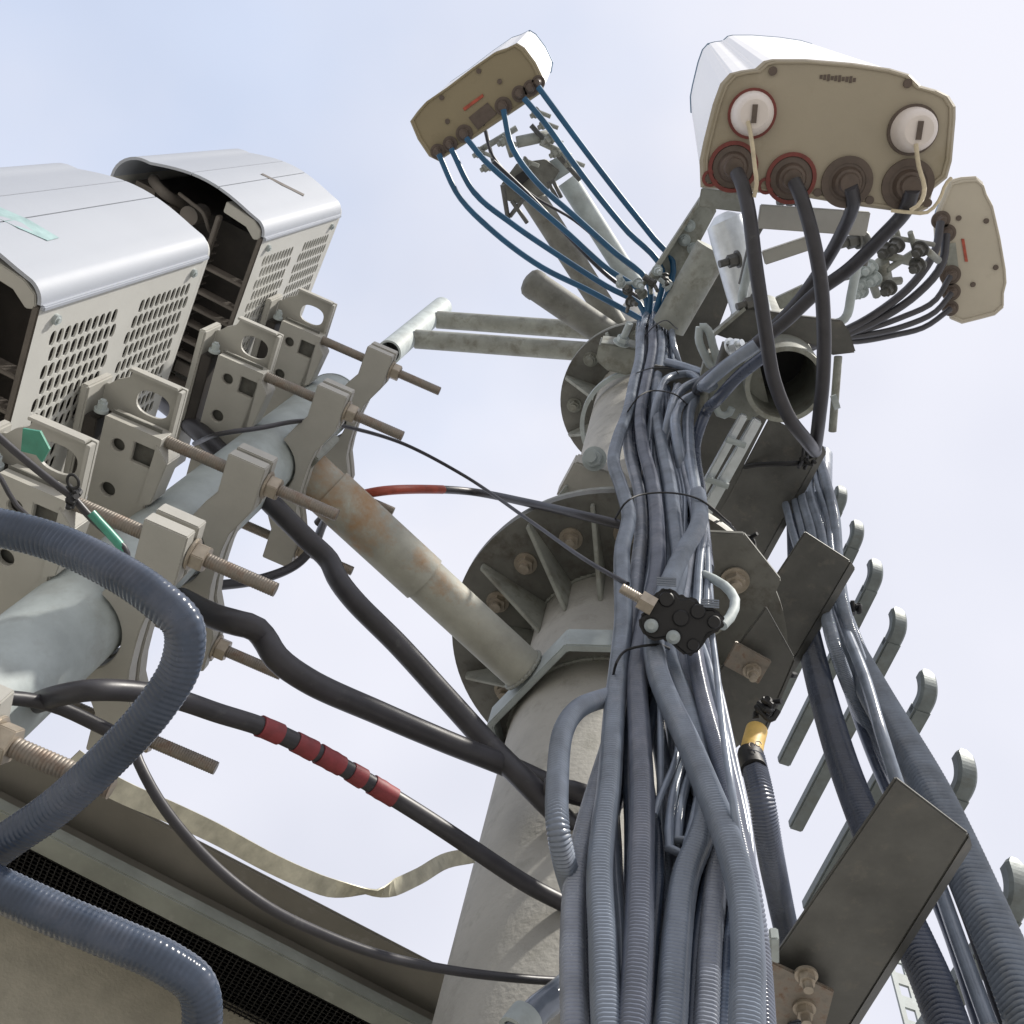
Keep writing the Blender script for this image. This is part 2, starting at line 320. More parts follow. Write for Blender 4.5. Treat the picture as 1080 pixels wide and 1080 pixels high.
obj('end_plate', MB().box(A1+dd*.052+np.array([0, 0, 0]), .006, .055, .05, dd, np.cross([0, 0, 1], dd), mz), 'galv_dull', arm, bevel=.002)

# ------------------------------------------------------------------ radio units
def make_rru():
    """local frame: x = toward the clamps (perforated face at x=0), y = away from the smooth cover, z up"""
    t = thing('radio_unit', '', 'radio unit')
    W, D, H = .24, .325, .355
    # smooth cover: profile in xy, three panels with open seams
    prof = []
    for a in np.linspace(0, 68, 8): prof.append((-.022+.022*math.cos(math.radians(a)), .022-.022*math.sin(math.radians(a))))
    for x in np.linspace(-.03, -W+.05, 14):
        u_ = (x+.022)/(-W+.072); prof.append((x, -.016*math.sin(math.pi*min(1, max(0, u_)))**1.0*1.0))
    for a in np.linspace(0, 90, 9): prof.append((-W+.045-.045*math.sin(math.radians(a)), .045-.045*math.cos(math.radians(a))))
    prof = np.array(prof); xs = prof[:, 0]
    def strip(mb, P, z0, z1, th=.004):
        n = len(P); T = np.gradient(P, axis=0); T /= np.linalg.norm(T, axis=1)[:, None]; N = np.stack([T[:, 1], -T[:, 0]], 1)
        if N[len(N)//2][1] < 0: N = -N
        Q = P+N*th; loop = np.vstack([P, Q[::-1]]); mm = len(loop)
        v = np.vstack([np.c_[loop, np.full(mm, z0)], np.c_[loop, np.full(mm, z1)]])
        f = [(i, (i+1) % mm, (i+1) % mm+mm, i+mm) for i in range(mm)]
        f += [(i, i+1, mm-2-i, mm-1-i) for i in range(n-1)]+[(i+mm, mm-1-i+mm, mm-2-i+mm, i+1+mm) for i in range(n-1)]
        mb.add(v, f, True)
    cov = MB()
    cuts = [-.0, -.085, -.128, -1]
    for i in range(3):
        hi = cuts[i]-(.0008 if i else -1); lo = cuts[i+1]+(.0008 if i < 2 else 0)
        s_ = np.array([p for p in prof if lo < p[0] < hi]); ex = []
        k0 = [p for p in prof if lo < p[0] < hi]
        if i < 2: yb = np.interp(-lo, -xs, prof[:, 1]); k0 = k0+[(lo, yb)]
        if i > 0: yb = np.interp(-hi, -xs, prof[:, 1]); k0 = [(hi, yb)]+k0
        strip(cov, np.array(k0), 0, H)
    obj('cover', cov, 'rru_cover', t, local=True)
    # perforated side panel with real holes
    pan = MB(); y0, y1 = .024, D; X0 = 0.
    def quad(ya, yb, za, zb): pan.add([(X0, ya, za), (X0, yb, za), (X0, yb, zb), (X0, ya, zb)], [(0, 1, 2, 3)])
    def cell(ya, yb, za, zb):
        cy, cz = (ya+yb)/2, (za+zb)/2; ry, rz = (yb-ya)*.445, (zb-za)*.40; K = 16; o_, i_ = [], []
        for k in range(K):
            a = 2*math.pi*(k+.5)/K; c, s_ = math.cos(a), math.sin(a); m_ = max(abs(c), abs(s_))
            o_.append((X0, cy+(yb-ya)/2*c/m_, cz+(zb-za)/2*s_/m_)); i_.append((X0, cy+ry*np.sign(c)*abs(c)**.75, cz+rz*np.sign(s_)*abs(s_)**.85))
        # straight corners
        b_ = [(p[0]-.0022, p[1], p[2]) for p in i_]
        pan.add(o_+i_+b_, [(k, (k+1) % K, (k+1) % K+K, k+K) for k in range(K)]+[(k+K, (k+1) % K+K, (k+1) % K+2*K, k+2*K) for k in range(K)])
        for c, s_ in ((1, 1), (1, -1), (-1, 1), (-1, -1)):
            k = [k for k in range(K) if np.sign(math.cos(2*math.pi*(k+.5)/K)) == c and np.sign(math.sin(2*math.pi*(k+.5)/K)) == s_]
            cor = (X0, cy+(yb-ya)/2*c, cz+(zb-za)/2*s_); pp = sorted([o_[j] for j in k], key=lambda p: -(abs(p[1]-cor[1]) < 1e-9)*1000-abs(p[2]-cor[2]))
            e1 = min([o_[j] for j in k if abs(abs(o_[j][1]-cy)-(yb-ya)/2) < 1e-9], key=lambda p: abs(p[2]-cor[2]))
            e2 = min([o_[j] for j in k if abs(abs(o_[j][2]-cz)-(zb-za)/2) < 1e-9], key=lambda p: abs(p[1]-cor[1]))
            if e1 != e2: pan.add([e1, cor, e2], [(0, 1, 2)])
    pitch_y, pitch_z = .0198, .0128; ys = .056; nr = 12
    quad(y0, ys, 0, H); quad(ys+nr*pitch_y, y1, 0, H)
    for r_ in range(nr):
        ya = ys+r_*pitch_y; yb = ya+pitch_y; sh = (r_ % 2)*pitch_z*.5; zc = 0
        for g0, nh in ((.030, 10), (.192, 11)):
            a0 = g0+sh; 
            if r_ in (0,) and g0 > .1: a0 += pitch_z*1; nh_ = nh-1
            else: nh_ = nh
            if r_ > 6 and g0 < .1: a0 += 0; nh_ = nh-4
            quad(ya, yb, zc, a0)
            for k in range(nh_): cell(ya, yb, a0+k*pitch_z, a0+(k+1)*pitch_z)
            zc = a0+nh_*pitch_z
        quad(ya, yb, zc, H)
    for (c, h3) in (((-.0015, (y0+y1)/2, H+.0005), (.0016, (y1-y0)/2, .002)),): pan.box(c, *h3)
    pn = obj('side_panel', pan, 'rru_paint', t, local=True)
    mbs = MB(); 
    for (yy, zz) in ((.042, .03), (.042, .325)): mbs.cyl((0, yy, zz), (.004, yy, zz), .0055, 16); mbs.cyl((.004, yy, zz), (.006, yy, zz), .003, 12)
    obj('screw', mbs, 'galv', pn, local=True)
    # bead along the cover joint
    obj('joint_bead', MB().box((.0012, .0245, H/2), .0025, .0028, H/2-.001), 'rru_cover', t, local=True, bevel=.0012)
    # back and far side walls, top
    sh = MB(); sh.box((-W+.002, (D+.045)/2, H/2), .002, (D-.045)/2, H/2); sh.box((-W/2, D+.002, H/2), W/2, .002, H/2)
    obj('back_wall', sh, 'rru_paint', t, local=True)
    obj('top_plate', MB().prism([(x, y+(.004 if 0 < i else .004), H+.0005) for i, (x, y) in enumerate(prof)]+[(-W+.001, D, H+.0005), (-.001, D, H+.0005)], (0, 0, .006)), 'rru_paint', t, local=True)
    # dark heat sink core
    core = MB(); core.box((-W/2, D/2+.02, H/2+.045), W/2-.013, D/2-.035, H/2-.05)
    for k in range(24): core.box((-.0085, .05+k*.0113, H/2+.02), .0035, .0012, H/2-.04)
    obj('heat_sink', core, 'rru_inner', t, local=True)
    # bottom: slats, rails, window frames
    sl_ = MB()
    for k in range(19): sl_.box((-.155, .080+k*.0128, .030), .078, .0010, .020)
    obj('fin_slats', sl_, 'rru_slat', t, local=True)
    rl = MB()
    rl.box((-.073, .155+.02, .006), .0032, .15, .006)
    for y in (.105, .145, .172, .199, .226, .253, .300): rl.box((-.038, y, .010), .0318, .0026, .010)
    rl.box((-.0045, .17, .006), .0035, .145, .006)
    rl.box((-.038, .232+.045, .016), .0315, .010, .003)
    obj('grille_frame', rl, 'rru_slat', t, local=True, bevel=.001)
    obj('corner_cap', MB().prism([(-.004, .028, .0), (-.008, .014, .0), (-.022, .0055, .0), (-.068, .0, .0), (-.068, .016, 0), (-.03, .02, 0), (-.014, .032, 0)], (0, 0, .02)), 'bracket_paint', t, local=True, bevel=.001)
    cn = MB()
    cn.tube(cr([(-.20, .035, .05), (-.185, .03, .02), (-.165, .035, .012), (-.15, .05, .05)], .004)[0], .008, 10)
    cn.cyl((-.12, .05, .06), (-.12, .05, .015), .014, 18); cn.cyl((-.155, .062, .06), (-.155, .062, .022), .010, 18); cn.box((-.20, .055, .05), .016, .012, .02)
    cn.tube(cr([(-.145, .028, .02), (-.12, .030, .012), (-.10, .035, .012), (-.088, .055, .02), (-.085, .075, .05)], .004)[0], .003, 8)
    obj('connector_bay', cn, 'rru_slat', t, local=True)
    return t
ra = math.radians(26)
def rru_loc(z): p = PX-.15*uv(26)-.278*uv(116); return (p[0], p[1], z)
rru1 = make_rru(); rru1.location = rru_loc(.822); rru1.rotation_euler = (0, 0, ra)
rru1['label'] = 'nearer light grey radio unit at the left edge, strip of teal tape on its cover'; rru1['group'] = 'radio units on the pipe'
rru2 = dup(rru1, rru_loc(1.362), ra, 'farther light grey radio unit with its dark finned bottom fully in view')
obj('tape_strip', MB().prism([(-.108, -.0238, .02), (-.098, -.0240, .02), (-.083, -.0238, .155), (-.094, -.0240, .158)], (0, .001, 0)), 'teal_tape', rru1, local=True) if False else None
def on_cov(loc, u, v):
    off = .015
    for _ in range(5):
        p = onplane(u, v, np.array(loc)-uv(116)*off, uv(116)); xl = (p-np.array(loc))@uv(26); off = .016*math.sin(math.pi*min(1, max(0, (xl+.022)/(-.168))))+.0003
    return p
def on_cover(u, v): return on_cov(rru1.location, u, v)
tp = MB().prism([on_cover(*q) for q in [(-20, 209), (0, 219), (30, 232), (62, 251), (50, 254), (20, 241), (-20, 222)]], -uv(116)*.0006)
obj('tape_strip', tp, 'teal_tape', rru1)
def on_cover2(u, v): return on_cov(rru2.location, u, v)
obj('scuff_strip', MB().prism([on_cover2(*q) for q in [(275, 184), (277, 183), (299, 194), (321, 205), (320, 207), (297, 195.5)]], -uv(116)*.0006), 'rru_slat', rru2)

# ------------------------------------------------------------------ clamps on the pipe
def make_clamp():
    """local: x from radio unit to claw, pipe axis at origin, rods at y=-/+.118"""
    t = thing('pipe_clamp', '', 'clamp')
    def outl(pts, z0, z1): return MB().prism([(x, y, z0) for x, y in pts], (0, 0, z1-z0))
    # horizontal bottom plate with real round and square holes: assembled from strips around the openings
    def holed(x0, x1, y0, y1, holes, z0, z1):
        bm = bmesh.new(); xsn = sorted(set([x0, x1]+[h[0]-h[2] for h in holes]+[h[0]+h[2] for h in holes])); ysn = sorted(set([y0, y1]+[h[1]-h[2] for h in holes]+[h[1]+h[2] for h in holes]))
        mb = MB()
        for i in range(len(xsn)-1):
            for j in range(len(ysn)-1):
                xa, xb, ya, yb = xsn[i], xsn[i+1], ysn[j], ysn[j+1]; hit = None
                for h in holes:
                    if abs((xa+xb)/2-h[0]) < h[2] and abs((ya+yb)/2-h[1]) < h[2]: hit = h
                if hit is None:
                    mb.add([(xa, ya, z0), (xb, ya, z0), (xb, yb, z0), (xa, yb, z0)], [(0, 3, 2, 1)]); continue
                if (xb-xa) < 2*hit[2]-1e-6 or (yb-ya) < 2*hit[2]-1e-6: continue
                K = 24; o_, i_ = [], []; r = hit[3]
                for k in range(K):
                    a = 2*math.pi*(k)/K; c, s_ = math.cos(a), math.sin(a); m_ = max(abs(c), abs(s_)); q = m_ if hit[4] else 1
                    o_.append((hit[0]+hit[2]*c/m_, hit[1]+hit[2]*s_/m_, z0)); i_.append((hit[0]+r*c/q, hit[1]+r*s_/q, z0))
                mb.add(o_+i_+[(p[0], p[1], z1) for p in i_], [(k, (k+1) % K, (k+1) % K+K, k+K) for k in range(K)]+[(k+K, (k+1) % K+K, (k+1) % K+2*K, k+2*K) for k in range(K)])
        bm.free(); return mb
    x0, x1, y0, y1 = -.101, -.033, -.126, -.012; zb, zt_ = -.015, .012
    bk = holed(x0, x1, y0, y1, [(-.080, -.097, .0135, .0078, 0), (-.050, -.097, .0135, .0125, 1), (-.080, -.038, .0135, .0088, 0)], zb, zb+.006)
    lp_ = [(x0, y0), (x1, y0), (x1, y1+.012), (x0, .082), (x0, .082)]
    bk.add([(x1, y1, zb), (x0, y1, zb), (x0, .082, zb), (x1, y1+.012, zb)], [(0, 3, 2, 1)])
    lp_ = [(x0, y0), (x1, y0), (x1, y1), (x1, y1+.012), (x0, .082), (x0, y1)]; n_ = len(lp_)
    bk.add([(x, y, zb) for x, y in lp_]+[(x, y, zt_) for x, y in lp_], [(i, (i+1) % n_, (i+1) % n_+n_, i+n_) for i in range(n_)]+[tuple(range(n_, 2*n_))])
    br = obj('bracket', bk, 'bracket_paint', t, local=True, bevel=.003, seg=3)
    pk = MB(); pk.box((-.070, -.075, zb+.013), .030, .055, .001); obj('inner_plate', pk, 'flange_steel', br, local=True)
    # toothed saddle between bracket and pipe
    arc = [(-.051*math.cos(math.radians(a)), .051*math.sin(math.radians(a))) for a in np.linspace(-58, 58, 18)]
    obj('saddle', outl([(-.0375, -.118), (-.020, -.10)]+[(x, y) for x, y in arc]+[(-.020, .10), (-.0375, .118)], -.017, .017), 'bracket_paint', t, local=True, bevel=.001)
    obj('bolt', bolt(MB(), (-.112, -.122, -.004), (0, -1, 0), .0058, .008, stud=.003), 'galv', br, local=True)
    # carrying tab with an oval hole (flat plate sticking out beyond the bracket)
    tb = MB(); K = 28; cx_, cy_ = -.079, -.141; o_, i_ = [], []
    for k in range(K):
        a = 2*math.pi*(k+.5)/K; c, s_ = math.cos(a), math.sin(a); m_ = max(abs(c), abs(s_)); ox, oy = c/m_, s_/m_
        X_, Y_ = cx_+.046*ox, cy_+.036*oy
        if ox < -.4 and oy < -.2: X_ += .012*(-ox)*(-oy); Y_ += .022*(-ox)*(-oy)
        o_.append((X_, Y_, .020)); i_.append((cx_+.012+.020*np.sign(c)*abs(c)**.8, cy_-.002+.015*np.sign(s_)*abs(s_)**.8, .020))
    up_ = lambda P, d: [(p[0], p[1], p[2]+d) for p in P]
    for d_ in (0, .005): tb.add(up_(o_+i_, d_), [(k, (k+1) % K, (k+1) % K+K, k+K) for k in range(K)])
    tb.add(o_+up_(o_, .005), [(k, (k+1) % K, (k+1) % K+K, k+K) for k in range(K)])
    tb.add(i_+up_(i_, .005), [(k, (k+1) % K, (k+1) % K+K, k+K) for k in range(K)])
    tb.box((-.0355, -.144, .0145), .0022, .032, .0055); tb.box((-.068, -.1775, .0145), .029, .0018, .0055)
    obj('handle_tab', tb, 'bracket_paint', t, local=True, bevel=.0006)
    # rail fixed to the unit, with a cheek plate beside the bracket
    obj('back_plate', MB().box((-.131, -.035, .012), .005, .115, .026), 'bracket_paint', t, local=True, bevel=.002)
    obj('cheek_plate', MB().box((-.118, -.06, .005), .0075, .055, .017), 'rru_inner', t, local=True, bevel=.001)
    # claw of two plates
    def claw(z0, z1):
        inner = [(.044, -.146), (.044, -.095), (.034, -.078)]+[(.052*math.cos(math.radians(a)), .052*math.sin(math.radians(a))) for a in np.linspace(-66, 66, 22)]+[(.034, .078), (.044, .095), (.044, .146)]
        outer = [(.088, .146), (.088, .092), (.080, .072), (.070, .050), (.067, .025), (.0665, 0), (.067, -.025), (.070, -.050), (.080, -.072), (.088, -.092), (.088, -.146)]
        loop = inner+outer; mb = MB(); n = len(loop)
        v = [(x, y, z0) for x, y in loop]+[(x, y, z1) for x, y in loop]
        mb.add(v, [(i, (i+1) % n, (i+1) % n+n, i+n) for i in range(n)])
        # caps by strips (inner j to nearest outer)
        ni, no = len(inner), len(outer)
        for zoff in (0, n):
            i, j = 0, n-1
            f = []
            while i < ni-1 or j > ni:
                ti = i/(ni-1); tj = (n-1-j)/(no-1)
                if (ti <= tj and i < ni-1) or j == ni: f.append((i+zoff, i+1+zoff, j+zoff)); i += 1
                else: f.append((i+zoff, j-1+zoff, j+zoff)); j -= 1
            mb.add(v, f)
        return mb
    obj('claw', claw(-.020, -.003), 'bracket_paint', t, local=True, bevel=.0012); obj('claw', claw(.003, .020), 'bracket_paint', t, local=True, bevel=.0012)
    for s_ in (-1, 1):
        obj('threaded_rod', rod_mb((-.045, .118*s_, 0), (.176, .118*s_, 0), .0073), 'rod_steel', t, local=True)
        nb = MB(); nb.cyl((.0885, .118*s_, 0), (.0915, .118*s_, 0), .0165, 24); hexnut(nb, (.0915, .118*s_, 0), (1, 0, 0), .0140, .013)
        obj('nut', nb, 'nut_brass', t, local=True, bevel=.0008)
    return t
ca = math.radians(22)
ck = make_clamp(); G = 'clamps holding the radio units to the pipe'
ck.location = (PX[0], PX[1], .763); ck.rotation_euler = (0, 0, ca); ck['group'] = G
ck['label'] = 'pipe clamp under the nearer radio unit, with green tape hanging on its bracket'
dup(ck, (PX[0], PX[1], .947), ca, 'pipe clamp at the top end of the nearer radio unit')
dup(ck, (PX[0], PX[1], 1.237), ca, 'pipe clamp just below the farther radio unit, beside the rusty arm')
dup(ck, (PX[0], PX[1], 1.474), ca, 'farthest and topmost pipe clamp, below the end of the radio pipe')
ce = dup(ck, (PX[0], PX[1], .47), ca, 'lowest pipe clamp, cut by the left edge under the foreground hose')
for n_ in ('threaded_rod', 'nut'):      # its second rod has been taken out
    bpy.data.objects.remove([c for c in ce.children if c.name.startswith(n_)][-1])

# ------------------------------------------------------------------ stand-off frame on the left of the mast head
sx = PZ(410, 372, 3.75); sx2 = np.array([sx[0], sx[1], zon(466, 324, sx)])
fr = thing('side_arm_frame', 'pale galvanised side frame, two round arms ending in an open pipe', 'side arm', sx)
obj('end_pipe', MB().hollow(sx, sx2, .052, .044, 32), 'galv', fr)
obj('end_pipe_shade', MB().cyl(sx+[0, 0, .12], sx+[0, 0, .13], .043, 24), 'black_rubber', fr)  # black disc painting the shade inside the open pipe end
for (u, v) in ((428, 357), (452, 337)):
    zz = zon(u, v, sx); q = np.array([sx[0], sx[1], zz]); m_ = np.array([MX[0], MX[1], zz]); d_ = (m_-q)/np.linalg.norm(m_-q)
    obj('arm', MB().cyl(q+d_*.045, m_-d_*.1, .042, 28), 'galv_dull', fr)
t1 = thing('capped_tube', 'short dark capped steel tube sticking out left from the mast head', 'tube', PZ(560, 297, 3.7))
pA, pB = PZ(563, 300, 3.7), PZ(645, 356, 3.7); d_ = (pB-pA)/np.linalg.norm(pB-pA)
obj('tube', MB().cyl(pA, pB, .056, 32), 'galv_dark', t1)
obj('cap', MB().tube([pA+d_*x for x in (.02, 0, -.02, -.034, -.042)], [.0585, .0585, .055, .04, .012], 32), 'galv_dark', t1)

# arms to the far left antenna
def bar(name, label, u1, v1, z1, u2, v2, z2, r, m, cat='arm', seg=24):
    o = obj(name, MB().cyl(PZ(u1, v1, z1), PZ(u2, v2, z2), r, seg), m); return tag(o, label, cat)
am = thing('antenna_outrigger', 'pair of slim grey tubes reaching from the mast head to the left antenna', 'outrigger', PZ(640, 335, 4.2))
obj('tube', MB().cyl(PZ(560, 205, 4.2), PZ(650, 345, 4.2), .052, 24), 'galv_dark', am)
obj('tube', MB().cyl(PZ(598, 190, 4.3), PZ(668, 300, 4.3), .045, 24), 'galv', am)
hd_ = thing('antenna_mount', 'dark bolted mounting hardware between the left antenna and its arm', 'antenna mount', PZ(560, 190, 4.0))
obj('plate', MB().prism([PZ(*q, 4.0) for q in [(528, 195), (545, 172), (575, 168), (590, 180), (575, 205), (545, 215), (530, 210)]], (0, 0, .04)), 'galv_dark', hd_, bevel=.004)
obj('hole_block', MB().prism([PZ(*q, 3.97) for q in [(543, 186), (552, 180), (558, 188), (549, 196)]], (0, 0, .03)), 'black_rubber', hd_)
obj('plate', MB().prism([PZ(*q, 4.05) for q in [(575, 172), (600, 160), (607, 178), (585, 192)]], (0, 0, .03)), 'galv', hd_, bevel=.004)
for (a, b, c, d, r) in ((507, 158, 545, 135, .012), (545, 150, 578, 143, .022), (570, 150, 602, 165, .012), (530, 195, 536, 232, .010), (540, 212, 556, 235, .009), (552, 210, 538, 228, .009), (583, 190, 592, 208, .008), (578, 192, 588, 210, .008), (560, 132, 612, 190, .010), (512, 138, 520, 170, .008), (532, 140, 540, 165, .012), (520, 170, 545, 200, .012)):
    obj('brace', MB().cyl(PZ(a, b, 3.95), PZ(c, d, 3.98), r, 8), 'galv_dull' if r > .01 else 'dark_steel', hd_)
for (a, b) in ((568, 118), (576, 130), (581, 146), (588, 160), (507, 160), (533, 148), (604, 170), (556, 170), (515, 175)):
    p = PZ(a, b, 3.93); obj('bolt', bolt(MB().cyl(p, p+uv(20)*.05, .008, 8), p, (-.5, .3, -.3), .016, .02), 'galv_dull', hd_)

# ------------------------------------------------------------------ antennas
def antenna(name, label, outline, z0, z1, shift, panel, ports, detail):
    c0 = np.mean([PZ(u, v, z0) for u, v in outline], axis=0); t = thing(name, label, 'antenna', c0, group='panel antennas on the mast head')
    P0 = np.array([PZ(u, v, z0) for u, v in outline]); P1 = P0.copy(); P1[:, 2] = z1; P1 += np.array(shift)
    ins = lambda P, k: c0+(P-c0)*k
    # end cap: slightly bevelled
    m = MB(); n = len(P0); q0 = P0.copy(); q1 = P0+np.array([0, 0, .018]); c = P0.mean(0); qi = c+(P0-c)*.975
    qi[:, 2] = z0; q0 = P0.copy(); q0[:, 2] = z0+.006
    m.add(np.vstack([qi, q0, q1]), [tuple(range(n))]+[(i, (i+1) % n, (i+1) % n+n, i+n) for i in range(n)]+[(i+n, (i+1) % n+n, (i+1) % n+2*n, i+2*n) for i in range(n)])
    obj('end_cap', m, panel, t)
    rib = c+(P0-c)*.945; rib[:, 2] = z0-.001; obj('cap_rib', MB().tube(rib, .0022*z0/1.75, 8, closed=True), panel, t)
    r = MB(); a0 = c+(P0-c)*.985; a0[:, 2] = z0+.018; a1 = P1.mean(0)+(P1-P1.mean(0))*.985
    r.add(np.vstack([a0, a1]), [tuple(range(n))[::-1], tuple(range(n, 2*n))]+[(i, (i+1) % n, (i+1) % n+n, i+n) for i in range(n)])
    obj('radome', r, 'radome', t, bevel=.004)
    rm = MB(); b0 = P1.mean(0)+(P1-P1.mean(0))*1.0; b0[:, 2] = z1+.001; rm.prism(list(b0), (0, 0, .012)); obj('top_cap', rm, 'fringe_blue', t)  # blue on the cap edge paints a lens colour fringe
    for (u, v, rp_, kind) in ports:
        p = PZ(u, v, z0); R_ = rp_/F*z0/abs(ray(u, v)[2])*1.0
        R_ = rp_/F*z0*1.06
        dn = np.array([0, 0, -1.])
        if kind == 'cap':
            pr = obj('port', MB().tube([p, p+dn*.006], R_*.97, 32), 'port_red' if u < 900 else 'port_dark', t)
            obj('cap', MB().tube([p+dn*x for x in (.006, .03, .045, .050)], [R_*.86, R_*.80, R_*.70, R_*.54], 32), 'cap_white', pr)
            obj('slot', MB().box(p+dn*.0505, R_*.10, R_*.34, .003), 'port_dark', pr)
        else:
            cm = 'port_red' if kind == 'red2' else 'port_dark'
            pr = obj('port', MB().disc(p, R_*1.02, R_*(.86 if kind == 'red2' else .74), z0-.006, z0+.002, 36), cm, t)
            obj('connector', MB().tube([p+dn*x for x in (-.002, .004, .006, .02, .022, .032)], [R_*.86, R_*.84, R_*.62, R_*.52, R_*.42, R_*.36], 28), 'port_dark', pr)
    for (u, v) in detail:
        p = PZ(u, v, z0); obj('screw', MB().cyl(p, p-np.array([0, 0, .004]), (.007 if z0 < 2 else .008), 14), 'port_dark', t)
    return t
Z2 = 1.75
an2 = antenna('panel_antenna', 'nearest panel antenna, beige bottom with two white caps and four cable ports', [(739, 198), (738, 170), (742, 150), (752, 110), (760, 88), (770, 77), (782, 74), (797, 72), (806, 64), (815, 62), (850, 62), (900, 66), (940, 72), (960, 78), (972, 90), (990, 95), (1002, 101), (1009, 112), (1009, 125), (1005, 170), (1000, 188), (985, 200), (980, 220), (968, 226), (930, 221), (900, 217), (840, 207), (760, 200)], Z2, 3.0, (.0, -.12, 0), 'ant_panel',
              [(793, 120, 22, 'cap'), (962, 137, 22, 'cap'), (773, 176, 22, 'red2'), (834, 188, 22, 'red2'), (893, 192, 22, 'dark'), (957, 195, 22, 'dark')], [(815, 75), (957, 88), (862, 203), (748, 188), (917, 211), (978, 214)])
mk = MB()
for k in range(10): p = PZ(866+k*3.9, 81.2+k*.35, Z2-.0005); mk.box(p, .0022, .003+.001*(k % 3), .0006)
obj('maker_mark', mk, 'port_dark', an2)
for (u, v, c_) in ((749, 188, 'port_red'), (808, 196, 'port_red')):
    p = PZ(u, v, Z2); obj('locking_tab', MB().disc(p, .014, .009, Z2-.0042, Z2+.001, 20), c_, an2)
ZA = 3.3
an1 = antenna('panel_antenna', 'panel antenna at upper left with an olive bottom and blue jumper cables', [(432, 128), (440, 117), (448, 108), (470, 93), (500, 70), (523, 54), (535, 50), (545, 45), (553, 50), (565, 66), (574, 85), (572, 97), (550, 112), (520, 132), (490, 152), (462, 170), (452, 165), (440, 147)], ZA, 3.9, (-.04, -.08, 0), 'ant_olive',
              [(462, 160, 7, 'dark'), (475, 152, 7, 'dark'), (490, 141, 8, 'dark'), (531, 112, 8, 'dark'), (548, 99, 7, 'dark'), (560, 93, 7, 'dark'), (568, 87, 6, 'dark')], [(466, 103), (505, 75), (472, 128), (527, 86)])
obj('port_panel', MB().prism([PZ(*q, ZA-.004) for q in [(494, 124), (514, 108), (524, 120), (504, 137)]], (0, 0, .01)), 'port_dark', an1)
obj('stripe', MB().prism([PZ(*q, ZA-.004) for q in [(488, 114), (509, 99), (510, 102), (490, 117)]], (0, 0, .01)), 'heat_red', an1)
ZB = 3.2
an3 = antenna('panel_antenna', 'panel antenna at the right with a pale beige bottom, lowest of the three', [(1003, 190), (1015, 187), (1030, 186), (1037, 192), (1040, 202), (1047, 215), (1055, 250), (1061, 285), (1062, 300), (1059, 312), (1059, 325), (1050, 333), (1035, 337), (1015, 342), (1003, 337), (996, 305), (988, 270), (986, 240), (988, 225)], ZB, 3.6, (.10, .03, 0), 'ant_panel_light',
              [(992, 232, 8, 'dark'), (998, 246, 8, 'dark'), (1002, 290, 9, 'dark'), (1003, 308, 8, 'dark'), (1002, 325, 7, 'dark')], [(1011, 230), (1040, 233), (1026, 300), (1050, 282)])
obj('port_panel', MB().prism([PZ(*q, ZB-.004) for q in [(996, 258), (1008, 256), (1011, 282), (1000, 284)]], (0, 0, .01)), 'galv_dull', an3)
obj('stripe', MB().prism([PZ(*q, ZB-.004) for q in [(1014, 252), (1017, 252), (1021, 276), (1018, 276)]], (0, 0, .01)), 'heat_red', an3)
# strings hanging from the caps of the near antenna
cable('cap_string', 'pale string hanging from the left white cap of the near antenna', 'string', [(789, 128, -1.70), (793, 150, -1.69), (796, 175, -1.68), (798, 195, -1.67), (795, 208, -1.67)], .0035, 'string', step=.01, seg=8)
cable('cap_string', 'pale string looping from the right white cap of the near antenna', 'string', [(966, 152, -1.70), (969, 175, -1.69), (975, 198, -1.68), (970, 215, -1.66), (960, 222, -1.66)], .0035, 'string', step=.01, seg=8)
cable('cap_string', 'pale string curling round the lower right corner of the near antenna', 'string', [(940, 222, -1.73), (960, 224, -1.72), (978, 224, -1.72), (990, 212, -1.72), (997, 195, -1.73), (1003, 188, -1.74)], .003, 'string', step=.01, seg=8)

# ------------------------------------------------------------------ hardware under the near antenna
tag(obj('mounting_tube', MB().tube([PZ(805, 378, 2.35), PZ(797, 345, 2.36), PZ(770, 250, 2.4), PZ(764, 234, 2.405), PZ(761, 227, 2.41)], [.046, .046, .047, .043, .02], 36), 'galv_bright'), 'pale mounting tube with a rounded end below the near antenna', 'tube')
tag(obj('mounting_tube', MB().cyl(PZ(752, 262, 2.9), PZ(705, 345, 2.9), .052, 32), 'galv_dull'), 'darker grey tube crossing behind the pale tube at the mast head', 'tube')
ch = thing('channel_beam', 'olive steel channel running from the mast head up to the near antenna', 'beam', PZ(700, 300, 3.1))
obj('web', MB().prism([PZ(*q, 3.1) for q in [(741, 205), (756, 222), (712, 305), (684, 292)]], (0, 0, .012)), 'galv_dull', ch, bevel=.002)
obj('lip', MB().prism([PZ(*q, 3.04) for q in [(741, 205), (744, 206), (688, 294), (684, 292)]], (0, 0, .06)), 'galv_dull', ch)
for q in ((722, 253), (727, 238), (731, 262)): obj('bolt', bolt(MB(), PZ(*q, 3.1), (0, 0, -1), .014, .014), 'galv', ch)
tag(obj('backing_plate', MB().prism([PZ(*q, 3.0) for q in [(700, 330), (742, 262), (775, 300), (745, 380), (715, 400)]], (0, 0, .015)), 'dark_steel', bevel=.002), 'dark steel plate behind the cables under the mast head tubes', 'plate')
